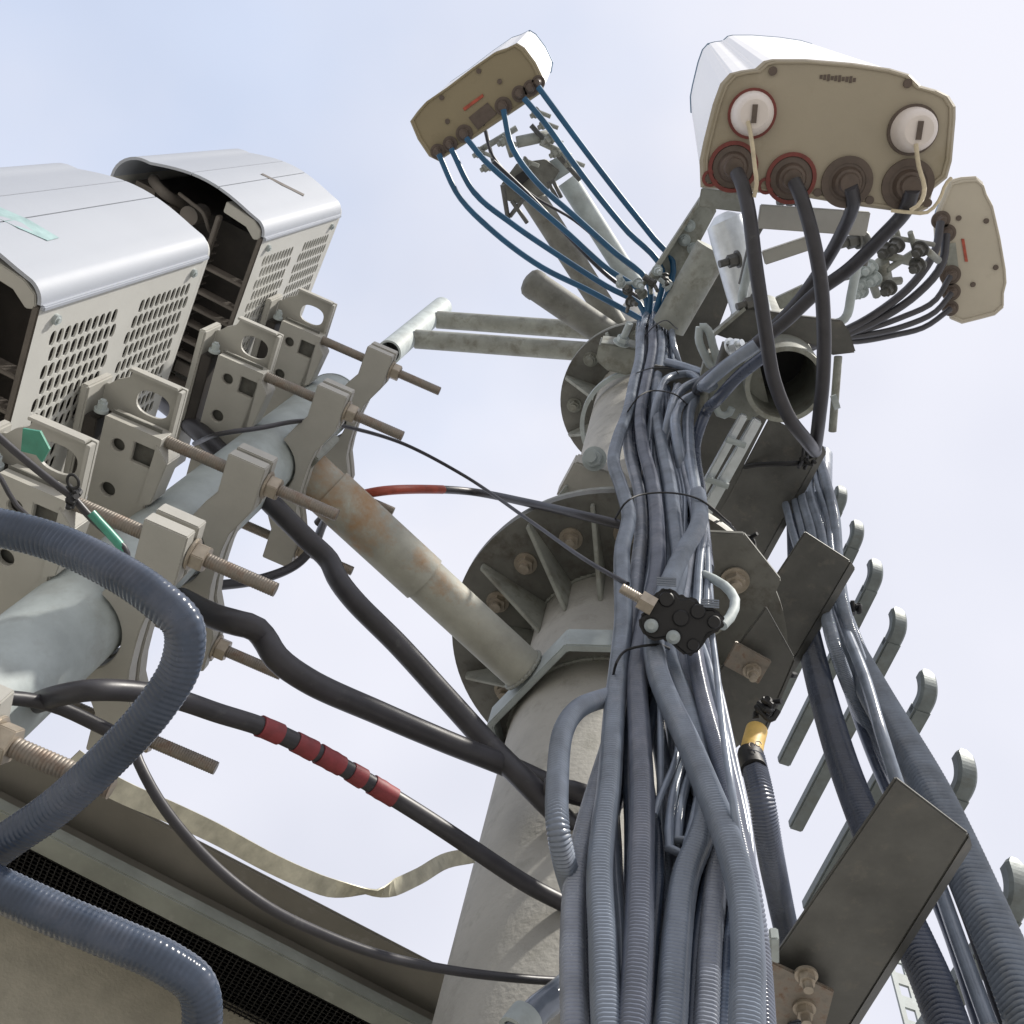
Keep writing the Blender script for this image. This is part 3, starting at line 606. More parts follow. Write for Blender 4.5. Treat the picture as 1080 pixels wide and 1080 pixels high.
def strut(name, label, u1, v1, u2, v2, z, w_, m, cat='strut', th=.02, z2=None):
    p, q = PZ(u1, v1, z), PZ(u2, v2, z2 or z); d = (q-p); L_ = np.linalg.norm(d); d /= L_; s_ = np.cross([0, 0, 1.], d); s_ /= np.linalg.norm(s_)
    return tag(obj(name, MB().box((p+q)/2, L_/2, w_/2, th/2, d, s_, np.cross(d, s_)), m, bevel=.002), label, cat)
strut('cross_bar', 'broad beige bar under the lower edge of the near antenna', 800, 228, 915, 236, 2.0, .045, 'bracket_paint', 'bar')
strut('cross_bar', 'slim grey bar running behind the two middle jumpers of the near antenna', 805, 272, 856, 255, 2.2, .030, 'bracket_paint', 'bar')
strut('cross_bar', 'short dark bar just above the dark clamp plate', 820, 320, 850, 306, 2.3, .03, 'galv_dull', 'bar')
strut('cross_bar', 'mottled grey bar against the left underside of the near antenna', 738, 208, 790, 214, 1.95, .035, 'galv_dull', 'bar')
sq = thing('square_u_bolt', 'square bent steel loop around the mounting under the near antenna', 'u-bolt', PZ(830, 330, 2.25))
lp = [PZ(*q, 2.15) for q in [(795, 262), (788, 290), (783, 316), (786, 327), (800, 331), (850, 338), (885, 340), (893, 333), (898, 310), (906, 270)]]
obj('loop', MB().tube(cr(lp, .01)[0], .010, 12), 'galv', sq)
lp = [PZ(*q, 2.17) for q in [(783, 300), (800, 240), (810, 233), (850, 238), (905, 245), (914, 252), (910, 280)]]
obj('loop', MB().tube(cr(lp, .01)[0], .010, 12), 'dark_steel', sq)
for q in ((779, 273), (797, 318), (905, 253), (841, 208)): obj('nut', bolt(MB(), PZ(*q, 2.12), (-.8, .2, -.3), .014, .02, stud=.02), 'dark_steel', sq)
cp = thing('clamp_plate', 'wide dark clamp plate with a curved right end above the open pipe', 'plate', PZ(820, 350, 2.12))
obj('plate', MB().prism([PZ(*q, 2.12) for q in [(752, 352), (785, 324), (840, 333), (888, 338), (896, 350), (903, 372), (877, 375), (860, 364), (815, 358), (780, 362)]], (0, 0, .018)), 'dark_steel', cp, bevel=.003)
obj('lip', MB().prism([PZ(*q, 2.10) for q in [(752, 352), (755, 354), (787, 327), (785, 324)]], (0, 0, .03)), 'galv_dull', cp)
op = thing('open_pipe', 'wide grey pipe seen from below with a dark open mouth near the mast head', 'pipe', PZ(828, 406, 2.0))
pp = PZ(828, 406, 2.0); obj('tube', MB().hollow(pp, pp+np.array([0, 0, .62]), .082, .072, 56), 'galv_dull', op)
obj('inner_shade', MB().cyl(pp+np.array([0, 0, .25]), pp+np.array([0, 0, .27]), .071, 40), 'black_rubber', op)  # pipe is open; added black disc stands for its dark interior
gb = thing('saddle_clamp', 'grey saddle clamp with hook bolts left of the open pipe mouth', 'clamp', PZ(770, 410, 2.1))
obj('body', MB().prism([PZ(*q, 2.1) for q in [(745, 372), (800, 380), (812, 430), (790, 446), (755, 438), (738, 400)]], (0, 0, .05)), 'galv_dull', gb, bevel=.006)
obj('hook_bolt', MB().tube(cr([PZ(*q, 2.04) for q in [(738, 345), (737, 358), (742, 372), (752, 388), (757, 383), (752, 365), (748, 350), (742, 344), (738, 345)]], .01)[0], .0085, 12), 'galv', gb)
obj('hook_bolt', MB().tube(cr([PZ(*q, 2.03) for q in [(754, 425), (758, 436), (767, 438), (772, 430)]], .01)[0], .008, 12), 'galv', gb)
obj('stud', MB().cyl(PZ(743, 415, 2.03), PZ(738, 458, 1.98), .009, 14), 'galv_dull', gb)
obj('stud', MB().cyl(PZ(768, 362, 2.0), PZ(759, 392, 2.0), .013, 14), 'dark_steel', gb)
obj('nut', bolt(MB(), PZ(770, 366, 2.0), (.5, -.3, -.4), .014, .016), 'galv_bright', gb)
obj('knob', MB().cyl(PZ(878, 425, 2.05), PZ(884, 423, 2.05), .016, 16), 'galv', op)
tag(obj('threaded_stud', rod_mb(PZ(884, 376, 2.1), PZ(878, 455, 2.1), .009), 'galv_dull'), 'thin vertical looking stud to the right of the open pipe', 'stud')
# tangled hardware between near antenna and right antenna
mh = thing('antenna_mount', 'small tangle of brass bolts and thin brackets holding the right antenna', 'antenna mount', PZ(930, 290, 2.9))
for (a, b, c, d, r) in ((930, 268, 975, 280, .012), (935, 285, 970, 262, .010), (905, 300, 950, 296, .012), (915, 285, 925, 312, .012), (945, 240, 950, 262, .008), (960, 245, 968, 275, .008), (890, 292, 930, 282, .012), (930, 275, 935, 300, .02), (975, 262, 990, 275, .01), (940, 250, 985, 258, .007)):
    obj('brace', MB().cyl(PZ(a, b, 2.9), PZ(c, d, 2.95), r, 8), 'galv_dull', mh)
for q in ((905, 287), (912, 296), (918, 281), (922, 293), (935, 263), (946, 258), (971, 262), (968, 279), (908, 306), (938, 303)): obj('bolt', bolt(MB(), PZ(*q, 2.88), (-.4, .3, -.6), .018, .02), 'galv' if q[0] < 925 else 'dark_steel', mh)
for i, q in enumerate(((693, 285), (700, 292), (685, 292), (672, 300), (706, 262), (690, 300), (678, 312))): pass
hw = thing('strain_relief', 'cluster of small bolts and clips where the jumpers meet at the mast head', 'clip cluster', PZ(690, 300, 2.9))
for i, q in enumerate(((693, 285), (700, 292), (685, 292), (672, 298), (690, 300), (678, 310), (706, 303), (664, 318), (716, 300), (655, 300), (662, 306))):
    p = PZ(*q, 2.9+.02*(i % 3)); obj('clip', bolt(MB().cyl(p, p+rng.uniform(-.05, .05, 3), .006, 8), p, rng.uniform(-1, 1, 3)+[0, 0, -1], .012, .016, stud=.02), ('galv', 'dark_steel', 'galv_dull')[i % 3], hw)

# ------------------------------------------------------------------ brackets carrying the right hoses
def channel(name, label, corners, z, lip, side, m='dark_steel', bolts=()):
    """horizontal channel: web from 4 pixel corners (far-left, far-right, near-right, near-left) with upturned flanges"""
    P = [PZ(u, v, z) for u, v in corners]; t = thing(name, label, 'bracket', np.mean(P, axis=0))
    w_ = P[1]-P[0]; w_ = w_/np.linalg.norm(w_)
    obj('web', MB().prism(P, (0, 0, .007)), m, t, bevel=.002)
    e_ = P[1]+w_*.0005; f_ = P[2]+w_*.0005; sl_v = w_*lip*.42+np.array([0, 0, lip*.22])
    obj('flange_lip', MB().prism([e_, f_, f_+sl_v, e_+sl_v+(P[2]-P[1])*.04], (0, 0, .007)), m, t, bevel=.002)
    for (u, v) in bolts: obj('bolt', bolt(MB(), PZ(u, v, z), (0, 0, -1), .014, .012), 'nut_brass', t)
    return t
z1 = PH(840, 640, 1.0)[2]; z2 = PH(930, 950, 1.0)[2]; z0 = PH(800, 510, .98)[2]
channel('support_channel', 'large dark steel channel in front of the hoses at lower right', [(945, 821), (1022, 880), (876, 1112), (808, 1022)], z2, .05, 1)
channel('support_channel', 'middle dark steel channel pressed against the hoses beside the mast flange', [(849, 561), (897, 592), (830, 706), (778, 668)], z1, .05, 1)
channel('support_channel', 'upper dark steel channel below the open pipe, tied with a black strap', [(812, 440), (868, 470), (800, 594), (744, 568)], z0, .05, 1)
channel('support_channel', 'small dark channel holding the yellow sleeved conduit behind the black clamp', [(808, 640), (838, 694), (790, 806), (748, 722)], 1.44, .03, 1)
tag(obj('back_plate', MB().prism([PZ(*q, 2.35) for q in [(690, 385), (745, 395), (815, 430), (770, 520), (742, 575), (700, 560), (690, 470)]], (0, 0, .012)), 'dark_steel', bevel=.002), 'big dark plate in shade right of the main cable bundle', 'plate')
tag(obj('back_plate', MB().prism([PZ(*q, 1.54) for q in [(722, 560), (785, 563), (824, 612), (808, 650), (812, 700), (770, 720), (730, 690)]], (0, 0, .012)), 'flange_steel', bevel=.002), 'dark angular plate with a bolt behind the black cable clamp', 'plate')
tag(obj('hex_bolt', bolt(MB(), PZ(775, 612, 1.535), (0, 0, -1), .019, .016), 'nut_brass'), 'brassy hex bolt on the dark angular plate right of the bundle', 'bolt')
# bright slotted rail pair
rl = thing('slotted_rail', 'bright galvanised double rail shining between two dark plates', 'rail', PZ(765, 500, 2.0))
for (a, b, c, d) in (((781, 437), (789, 440), (737, 535), (730, 530))), (((795, 441), (804, 446), (748, 548), (737, 541))): obj('rail', MB().prism([PZ(*q, 2.0) for q in (a, b, c, d)], (0, 0, .02)), 'galv_bright', rl, bevel=.003)
for (a, b) in (((745, 505), (768, 513)), ((766, 463), (786, 470))): obj('rung', MB().cyl(PZ(*a, 1.985), PZ(*b, 1.985), .007, 12), 'galv', rl)
obj('rail', MB().prism([PZ(*q, 2.01) for q in ((738, 535), (752, 540), (745, 562), (736, 548))], (0, 0, .02)), 'galv_bright', rl, bevel=.003)

# ------------------------------------------------------------------ climbing ladder with hooked rungs
HX = PH(935, 650, 1.28); hxy = np.array([HX[0], HX[1], 0])
lad = thing('step_ladder', 'galvanised ladder behind the hoses, its rungs ending in upturned hooks', 'ladder', (hxy[0], hxy[1], .6))
zs = [zon(u, v, hxy) for u, v in ((880, 535), (893, 575), (914, 618), (941, 672), (973, 742), (1017, 832), (1078, 955))]
dr = uv(105.5)
for i, z in enumerate(zs):
    p = np.array([hxy[0], hxy[1], z]); L_ = .60
    mb = MB(); mb.box(p+dr*(L_/2+.01), L_/2, .018, .015, dr, uv(15.5), mz)
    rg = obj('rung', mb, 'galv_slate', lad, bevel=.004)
    c = [p+dr*.03, p+dr*.0, p-dr*.014+mz*.004, p-dr*.024+mz*.014, p-dr*.031+mz*.030, p-dr*.034+mz*.048, p-dr*.034+mz*.062]
    c, _ = cr(c, .006); T_ = np.gradient(c, axis=0); T_ /= np.linalg.norm(T_, axis=1)[:, None]; wv = uv(15.5); hk = MB(); vv_ = []
    for k in range(len(c)):
        n_ = np.cross(T_[k], wv); kx = 1 if k < len(c)-2 else (.75 if k == len(c)-2 else .4)
        vv_ += [c[k]+wv*.018*a_*kx+n_*.0125*b_ for a_, b_ in ((.7, 1), (1, .6), (1, -.6), (.7, -1), (-.7, -1), (-1, -.6), (-1, .6), (-.7, 1))]
    hk.add(vv_, [(8*k+j, 8*k+(j+1) % 8, 8*k+8+(j+1) % 8, 8*k+8+j) for k in range(len(c)-1) for j in range(8)]+[tuple(range(8))[::-1], tuple(range(8*len(c)-8, 8*len(c)))])
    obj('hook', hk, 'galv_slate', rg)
# slotted upright at the inner end of the rungs
rx = hxy+dr*.33
up = MB(); zz = np.arange(.5, 3.0, .05)
for s_ in (-1, 1): up.box(rx+np.array([0, 0, 1.75])+uv(15.5)*.014*s_, .0025*1, .0045, 1.25, dr, uv(15.5), mz)
for z in zz: up.box(rx+np.array([0, 0, z]), .0025, .0095, .012, dr, uv(15.5), mz)
obj('slotted_upright', up, 'galv', lad)

# ------------------------------------------------------------------ cables: main bundle
GB = 'grey corrugated conduits of the main bundle'
CR = .0132
KB = .81; HN = [0]
def sc_(pts): return [p if len(p) < 3 or p[2] < 0 else (p[0], p[1], p[2]*KB) for p in pts]
def hose(label, pts, r=CR, h=.74, m='hose', ridge=.045, group=GB, name='corrugated_conduit'):
    pts = sc_(pts); r *= KB*.97; h *= KB
    HN[0] += 1; m = ('hose', 'hose_pale', 'hose', 'hose_mid2')[HN[0] % 4] if m == 'hose' else m; return cable(name, label, 'conduit', pts, r, m, h, ridge, group)
hose('main bundle conduit at the far left of the bottom edge', [(606, 1130), (606, 1080), (604, 1000), (607, 930), (616, 880), (630, 830), (645, 780), (655, 730), (662, 690), (668, 640), (672, 600), (676, 560), (674, 520), (664, 480), (661, 455), (668, 425), (674, 395), (680, 360), (680, 335), (686, 322)], h=.765)
hose('main bundle conduit second from the left at the bottom edge', [(646, 1130), (641, 1080), (636, 985), (633, 920), (637, 870), (642, 830), (648, 745), (652, 708), (657, 655), (656, 610), (656, 580), (663, 545), (654, 510), (647, 488), (652, 462), (662, 435), (668, 405), (674, 380), (676, 350), (682, 332)], r=.0145, h=.735)
hose('main bundle conduit third from the left, straight down past the black clamp', [(664, 1130), (668, 1080), (673, 1000), (676, 910), (677, 836), (674, 767), (672, 711), (680, 660), (692, 610), (693, 560), (688, 510), (678, 470), (675, 440), (680, 410), (688, 370), (688, 340), (692, 322)], r=.0145, h=.730)
hose('main bundle conduit fourth from the left, bending under the crossing hose', [(700, 1130), (707, 1080), (712, 1010), (718, 950), (724, 920), (738, 885), (746, 855), (738, 800), (722, 740), (705, 690), (706, 650), (716, 600), (712, 560), (706, 510), (697, 465), (692, 430), (693, 400), (697, 365), (694, 335), (698, 318)], r=.0150, h=.745)
hose('main bundle conduit fifth from the left, partly behind the crossing hose', [(742, 1130), (745, 1080), (749, 1000), (754, 940), (760, 880), (752, 820), (738, 760), (722, 710), (716, 660), (722, 610), (728, 575), (735, 550), (730, 520), (720, 480), (708, 452), (707, 430), (716, 408)], h=.765)
hose('thick crossing conduit sweeping from the black clamp to the lower right of the bundle', [(788, 1130), (788, 1080), (789, 1000), (783, 940), (766, 880), (746, 830), (725, 780), (706, 740), (693, 705), (690, 670), (700, 630), (712, 600), (722, 580), (733, 562), (738, 545), (736, 520)], r=.0155, h=.712)
hose('main bundle conduit leaving the right underside of the black clamp', [(732, 660), (733, 690), (741, 733), (755, 785), (768, 830), (778, 880), (790, 940), (799, 1000, .77), (806, 1110, .78)], r=.012, h=.735, m='hose')
hose('ribbed conduit looping out left of the bundle across the mast', [(660, 728, .76), (640, 735, .74), (612, 746, .72), (594, 772, .71), (588, 820, .71), (588, 873, .71), (594, 905, .74), (604, 940, .80), (616, 975, .87), (626, 1030, .90)], r=.0128, ridge=.06)
for i, (lab, pts, r, h) in enumerate((
    ('slim cable hidden behind the two leftmost conduits', [(625, 1090), (622, 980), (650, 830), (662, 740), (680, 640), (684, 560), (672, 500), (668, 450), (676, 400), (686, 350)], .010, .79),
    ('slim grey cable between the straight conduit and the bending one', [(694, 1090), (694, 980), (700, 900), (702, 830), (690, 740), (695, 660), (704, 600), (700, 540), (690, 480), (686, 440), (690, 400), (696, 350)], .010, .79),
    ('slim grey cable rising close beside the bending conduit', [(725, 1090), (728, 960), (712, 890), (712, 800), (705, 720), (712, 650), (722, 600), (724, 540), (712, 480), (702, 440), (706, 400), (702, 340)], .009, .80),
    ('slim cable looping tightly in the dark gap of the bundle', [(722, 800), (712, 830), (706, 870), (708, 900), (718, 905), (728, 880), (735, 850), (742, 820)], .0055, .745),
    ('second slim cable looping in the dark gap of the bundle', [(734, 800), (722, 835), (716, 870), (717, 893), (724, 893), (734, 868)], .0055, .748),
    ('thin pale cable in the dark gap beside the straight conduit', [(696, 700), (697, 780), (697, 860, .62), (702, 925, .64), (706, 1000, .66)], .0045, .735),
    ('second thin cable crossing the dark gap of the bundle', [(690, 860), (698, 835), (708, 815), (716, 780), (706, 720)], .004, .738),
    ('slim cable filling the right flank of the bundle above the clamp', [(735, 640), (738, 590), (742, 560), (736, 520), (722, 485), (712, 455)], .008, .765),
    ('thin cable on the outer right flank above the clamp', [(745, 640), (746, 590), (742, 550), (735, 515), (724, 482), (715, 462)], .006, .77),
    ('thin inner cable between the two middle strands above the clamp', [(728, 640), (722, 570), (722, 520), (712, 475), (705, 440)], .006, .772))):
    cable('slim_cable', lab, 'cable', pts, r*KB*1.05, 'hose' if i != 0 else 'hose_dark', h*KB, .04 if r > .008 else 0, 'slim cables inside the main bundle', seg=12)
cable('slim_cable', 'thin straight grey cable dropping from the right lobe of the black clamp', 'cable', [(749, 655), (756, 710), (764, 780), (774, 850, .56), (783, 920, .60), (792, 1000, .63), (800, 1100, .64)], .0036, 'hose', .55, seg=10)
base_ = [[(664, 1100), (670, 1000), (668, 900), (664, 800), (672, 711), (680, 640), (690, 590), (688, 510), (680, 460), (684, 410), (690, 360)],
         [(715, 1100), (722, 1000), (735, 900), (728, 800), (712, 700), (708, 640), (712, 580), (704, 510), (694, 450), (698, 400), (700, 350)],
         [(760, 1100), (768, 1000), (770, 900), (752, 800), (728, 700), (722, 640), (730, 580), (724, 510), (708, 450), (704, 400), (702, 350)]]
for k in range(22):
    bp = base_[k % 3]; ox = (-16, -6, 5, 14, 22)[k % 5]; r_ = (.0050, .0062, .0042, .0072)[k % 4]
    pts = [(u+ox*(.45+.55*(v > 640))*(1-.5*(v < 420))+rng.uniform(-5, 5), v, KB*(.775+.008*(k % 4))-.012*(v > 700)*(k % 2)) for u, v in bp]
    cable('slim_cable', 'slim grey cable half hidden deep inside the main bundle', 'cable', pts, r_, ('hose', 'hose_mid', 'hose_pale', 'hose_dark')[k % 4], ridge=.03 if r_ > .006 else 0, group='slim cables deep inside the main bundle', seg=12)
# upper crossing cables
for i, (lab, pts, r) in enumerate((
    ('light grey cable with its rounded end crossing the upper bundle', [(703, 382), (716, 385), (735, 391), (752, 397), (775, 402, .60), (800, 396, .62)], .0115),
    ('upper conduit bending right from the bundle to the jumpers', [(694, 520, .66), (700, 470, .62), (706, 440), (718, 412), (736, 402), (755, 398), (790, 375)], .011),
    ('conduit arching over the upper part of the bundle', [(684, 500, .66), (686, 455, .62), (694, 420), (708, 397), (726, 394), (745, 404), (765, 398)], .010),
    ('conduit curling right just above the second tie', [(724, 520, .66), (716, 475, .60), (712, 445), (720, 424), (737, 415), (760, 402), (790, 380)], .012),
    ('short looped cable at the very top of the bundle', [(676, 375), (673, 352), (677, 332), (687, 322), (697, 335), (700, 370)], .010),
    ('second looped cable at the top of the bundle', [(690, 385), (686, 350), (690, 325), (700, 314), (708, 330), (712, 370), (722, 400, .70), (735, 430, .8)], .010),
    ('cable looping above the mast head clips', [(690, 315), (684, 300), (690, 285), (702, 280), (708, 300), (712, 325)], .011),
    ('cable bent along the right side of the mast head', [(700, 320), (706, 300), (716, 292), (722, 300), (716, 330), (728, 365, .75), (742, 400, .95)], .010))):
    cable('grey_cable', lab, 'cable', pts, r*.9, 'hose', .575 if i < 4 else .62, .0, 'grey cables around the mast head', seg=14)
# ties
def tie(label, pts, hf=.70, hb=.80, r=.0016):
    hf *= KB*.985; hb *= KB
    P = [PH(u, v, hf+(.03 if k in (0, len(pts)-1) else 0)) for k, (u, v) in enumerate(pts)]+[PH(u, v, hb) for u, v in pts[::-1]]
    Q, _ = cr(P+[P[0]], .01); o = obj('cable_tie', MB().tube(Q[:-1], r, 8, closed=True), 'black_rubber'); tag(o, label, 'cable tie', 'black ties around the main bundle')
tie('widest black tie around the middle of the main bundle', [(650, 545), (660, 530), (680, 521), (710, 520), (740, 528), (765, 548)], .705)
tie('black tie just below the black clamp', [(646, 715), (651, 697), (662, 685), (690, 680), (706, 684)], .705)
tie('black tie near the top third of the bundle', [(662, 434), (672, 420), (690, 412), (712, 416), (724, 426)], .685)
tie('thin dark tie where the crossing cables leave the bundle', [(672, 393), (690, 388), (708, 389), (716, 394)], .68)
tie('topmost thin tie of the main bundle', [(682, 352), (690, 344), (703, 338), (712, 345)], .68)
cable('tie_tail', 'black tie tail running down right from the bundle to the channel', 'cable tie', [(742, 530, .585), (765, 549, .72), (780, 565, .88), (792, 578, .93)], .0028, 'black_rubber', seg=8)
cable('tie_tail', 'black strap wrapped across the upper dark channel', 'cable tie', [(776, 494, .93), (800, 490, .92), (830, 489, .93), (848, 488, .95)], .007, 'black_rubber', seg=8)
cable('tie_tail', 'black strap curving over the left side of the middle channel', 'cable tie', [(815, 610, .96), (808, 640, .95), (815, 680, .95), (830, 708, .97), (838, 712, 1.02)], .006, 'black_rubber', seg=8)
for lab, q, h in (('black tie knot at the lower end of the tie tail beside the channel', (790, 573), .93), ('black tie knot below the hose loop at the upper channel', (850, 486), .94), ('black tie knot gripping the hoses right of the middle channel', (900, 643), 1.1), ('black tie knot above the yellow sleeve', (806, 749), .84)):
    p = PH(*q, h); mb = MB()
    for k in range(7): e = p+rng.uniform(-.016, .016, 3); mb.tube(cr([p+rng.uniform(-.01, .01, 3), p+rng.uniform(-.016, .016, 3), e, e+rng.uniform(-.02, .02, 3)], .006)[0], .0045, 8)
    tag(obj('tie_knot', mb, 'black_rubber'), lab, 'cable tie')
cable('twine', 'frayed straw coloured twine beside the tie knot', 'string', [(760, 588, .9), (772, 581, .9), (784, 579, .9), (790, 583, .9), (775, 586, .9), (764, 612, .9)], .0025, 'string', seg=8)

# black clamp block
cb = thing('cable_clamp', 'black lobed plastic clamp gripping the main bundle in front of the mast flange', 'clamp', PH(715, 650, .55))
zc = PH(715, 650, .66)[2]; front = uv(90)
fx, fy, fz = uv(0), mz, -uv(90)
cn_ = ray(718, 655); cn_ = cn_/np.linalg.norm(cn_); cp0 = PH(718, 655, .53); cr_ = uv(0); cu_ = np.cross(cr_, cn_); cr_ = np.cross(cn_, cu_)
def bl(u, v): return onplane(u, v, cp0, cn_)
outl_ = [(674, 660), (673, 650), (680, 645), (685, 640), (688, 630), (694, 622), (703, 619), (712, 623), (719, 630), (726, 628), (735, 632), (741, 641), (752, 641), (762, 647), (766, 656), (761, 665), (748, 670), (742, 680), (733, 691), (724, 693), (713, 684), (703, 674), (690, 676), (680, 672)]
obj('body', MB().prism([bl(*q) for q in outl_], cn_*.035), 'black_rubber', cb, bevel=.006, seg=3)
lb = MB()
for q, r in (((703, 632), .0088), ((736, 645), .0085), ((753, 656), .0075), ((687, 659), .0085), ((711, 671), .0080), ((731, 680), .0070), ((718, 652), .0095)):
    lb.tube([bl(*q)+cn_*.030, bl(*q)-cn_*.002, bl(*q)-cn_*.0035], [r, r, r*.86], 28)
obj('clamp_lobes', lb, 'black_rubber', cb)
for q, r in (((687, 660), .008), ((710, 672), .008)):
    obj('screw', MB().tube([bl(*q)-cn_*(x+.0035) for x in (0, .004, .0075)], [r, r*.95, r*.5], 20), 'galv', cb)
obj('bolt', hexnut(rod_mb(bl(655, 620), bl(686, 638), .006), bl(675, 632), bl(686, 638)-bl(655, 620), .012, .018), 'nut_brass', cb)
nb = MB()
for k in range(4): nb.box(bl(703, 617-k*2.4)+cn_*.010, .011, .010, .0009, cr_, cn_, cu_)
obj('strap_teeth', nb, 'hose', cb)
nb = MB()
for k in range(4): nb.box(bl(749, 640-k*2.4)+cn_*.010, .010, .010, .0009, cr_, cn_, cu_)
obj('strap_teeth', nb, 'hose', cb)
cable('bent_rod', 'pale bent rod curving out right of the black cable clamp', 'rod', [(742, 606, .62), (762, 616, .62), (775, 632, .62), (772, 648, .62), (762, 660, .62)], .0068, 'galv', seg=12)
# small clips
def plate_clip(label, pts, z, bolts_, m='rod_steel'):
    P = [PZ(*q, z) for q in pts]; t = thing('angle_clip', label, 'clip', np.mean(P, axis=0)); obj('plate', MB().prism(P, (0, 0, .006)), m, t, bevel=.0015)
    for q in bolts_: obj('bolt', bolt(MB(), PZ(*q, z), (0, 0, -1), .0115, .011), 'nut_brass', t)
    return t
plate_clip('small brown angle clip with one bolt right of the black clamp', [(776, 677), (814, 698), (800, 722), (763, 702)], 1.42, [(793, 707)])
c2 = plate_clip('large brown angle clip with two bolts at the lower end of the big channel', [(812, 1014), (820, 1018), (880, 1046), (868, 1092), (806, 1092)], z2-.02, [(850, 1027), (848, 1062)])
obj('upstand', MB().prism([PZ(*q, z2-.03) for q in [(812, 990), (822, 990), (822, 1018), (812, 1014)]], (0, 0, .02)), 'galv', c2, bevel=.002)

# yellow-sleeved conduit
yc = thing('sleeved_conduit', 'dark ribbed conduit with a yellow sleeve right of the crossing hose', 'conduit', PH(830, 990, .86))
obj('tube', path_tube([PH(u, v, h_) for u, v, h_ in [(793, 800, .86), (803, 845, .88), (812, 900, .95), (822, 950, 1.06), (834, 1010, 1.16), (845, 1100, 1.2)]], .0175, .04), 'hose_dark', yc)
obj('sleeve', MB().tube([PH(u, v, .86) for u, v in [(798, 770), (794, 785), (792, 797)]], .016, 24), 'yellow_tag', yc)
obj('collar', MB().tube([PH(u, v, .86) for u, v in [(792, 795), (791, 802), (795, 812)]], .0185, 24), 'black_rubber', yc)
for k in range(2):
    cpt = PH(793+k*7, 786-k*1.5, .838)
    a = np.linspace(0, 1.6*math.pi, 12); obj('mark', MB().tube([cpt+np.array([.004*math.cos(x), 0, .006*math.sin(x)]) for x in a], .0008, 6), 'rod_steel', yc)

# right hoses
GH = 'big hoses down the right side'
cable('ribbed_hose', 'thickest ribbed hose leaving the frame at the lower right corner', 'hose', [(868, 480), (866, 540), (868, 600), (885, 660), (925, 735), (985, 840), (1035, 950), (1083, 1065), (1100, 1120)], .0285, 'hose', 1.15, .11, GH, seg=24)
cable('ribbed_hose', 'dark ribbed hose running behind both channels left of the thickest hose', 'hose', [(838, 500), (840, 560), (845, 630), (862, 710), (888, 800), (918, 880), (950, 960), (985, 1040), (1010, 1110)], .0245, 'hose_dark', 1.14, .11, GH, seg=24)
cable('smooth_hose', 'smooth grey cable lying over the two ribbed hoses', 'cable', [(872, 560, 1.15), (876, 620, 1.10), (890, 660, 1.07), (912, 715, 1.06), (930, 775, 1.06), (948, 830, 1.1), (985, 920, 1.15), (1010, 990, 1.15), (1045, 1085, 1.15)], .011, 'hose', seg=16)
for i, (lab, pts, r) in enumerate((('dark conduit behind the strand under the tie knot', [(858, 478), (846, 515), (856, 560), (868, 620), (880, 680)], .014), ('thin conduit between the others in the strand under the tie knot', [(856, 480), (862, 510), (874, 550), (882, 610)], .008), ('slim conduit at the left of the strand under the tie knot', [(850, 480), (828, 510), (832, 545), (848, 600), (858, 650)], .010), ('slim conduit second in the strand under the tie knot', [(852, 482), (838, 512), (846, 560), (860, 620)], .010), ('slim conduit in the middle of the strand under the tie knot', [(856, 480), (853, 515), (866, 560), (880, 620)], .013), ('slim conduit at the right of the strand under the tie knot', [(862, 478), (870, 505), (880, 545), (884, 600), (895, 660)], .013))):
    cable('strand_conduit', lab, 'conduit', pts+([(pts[-1][0]+22, pts[-1][1]+60, 1.17), (pts[-1][0]+60, pts[-1][1]+140, 1.24)] if pts[-1][0] > 865 else []), r, 'hose', 1.06, .035, 'strand under the upper tie knot', seg=14)

cable('smooth_hose', 'dark smooth cable between the two ribbed hoses at the lower right', 'cable', [(862, 560), (868, 640), (895, 730), (925, 810), (962, 890), (1000, 980), (1035, 1085)], .010, 'hose_dark', 1.2, seg=14)
cable('smooth_hose', 'thin black cable just left of the thickest ribbed hose', 'cable', [(866, 560), (876, 640), (905, 720), (945, 800), (985, 885), (1020, 970), (1060, 1085)], .007, 'cable_black', 1.19, seg=14)
# jumpers of the near antenna
GJ = 'black jumpers of the near antenna'
cable('jumper_cable', 'leftmost jumper of the near antenna, hanging to the loop by the channel', 'cable', [(777, 182, -1.71), (783, 195, -1.69), (790, 225, -1.66), (797, 280, -1.62), (806, 340, -1.60), (816, 400, -1.60), (832, 440, -1.60), (850, 464, -1.63), (860, 476, -1.72)], .0118, 'cable_black', step=.01, group=GJ)
cable('jumper_cable', 'second jumper of the near antenna, passing right of the open pipe', 'cable', [(838, 192, -1.71), (845, 208, -1.69), (857, 250, -1.66), (866, 300, -1.64), (869, 350, -1.63), (868, 400, -1.63), (864, 440, -1.65), (860, 472, -1.70)], .0118, 'cable_black', step=.01, group=GJ)
cable('jumper_cable', 'third jumper of the near antenna, swinging left behind the second', 'cable', [(897, 196, -1.72), (900, 212, -1.74), (888, 245, -1.82), (865, 285, -1.88), (838, 322, -1.92), (808, 352, -1.94), (778, 378, -1.94), (752, 396, -1.95), (738, 405, .62)], .0118, 'cable_black', step=.01, group=GJ)
cable('jumper_cable', 'rightmost jumper of the near antenna, crossing lowest to the left', 'cable', [(962, 200, -1.72), (955, 222, -1.74), (930, 250, -1.78), (895, 284, -1.82), (862, 308, -1.84), (825, 342, -1.84), (790, 368, -1.85), (765, 386, -1.86), (745, 400, -1.9), (733, 420, .64)], .0125, 'cable_black', step=.01, group=GJ)
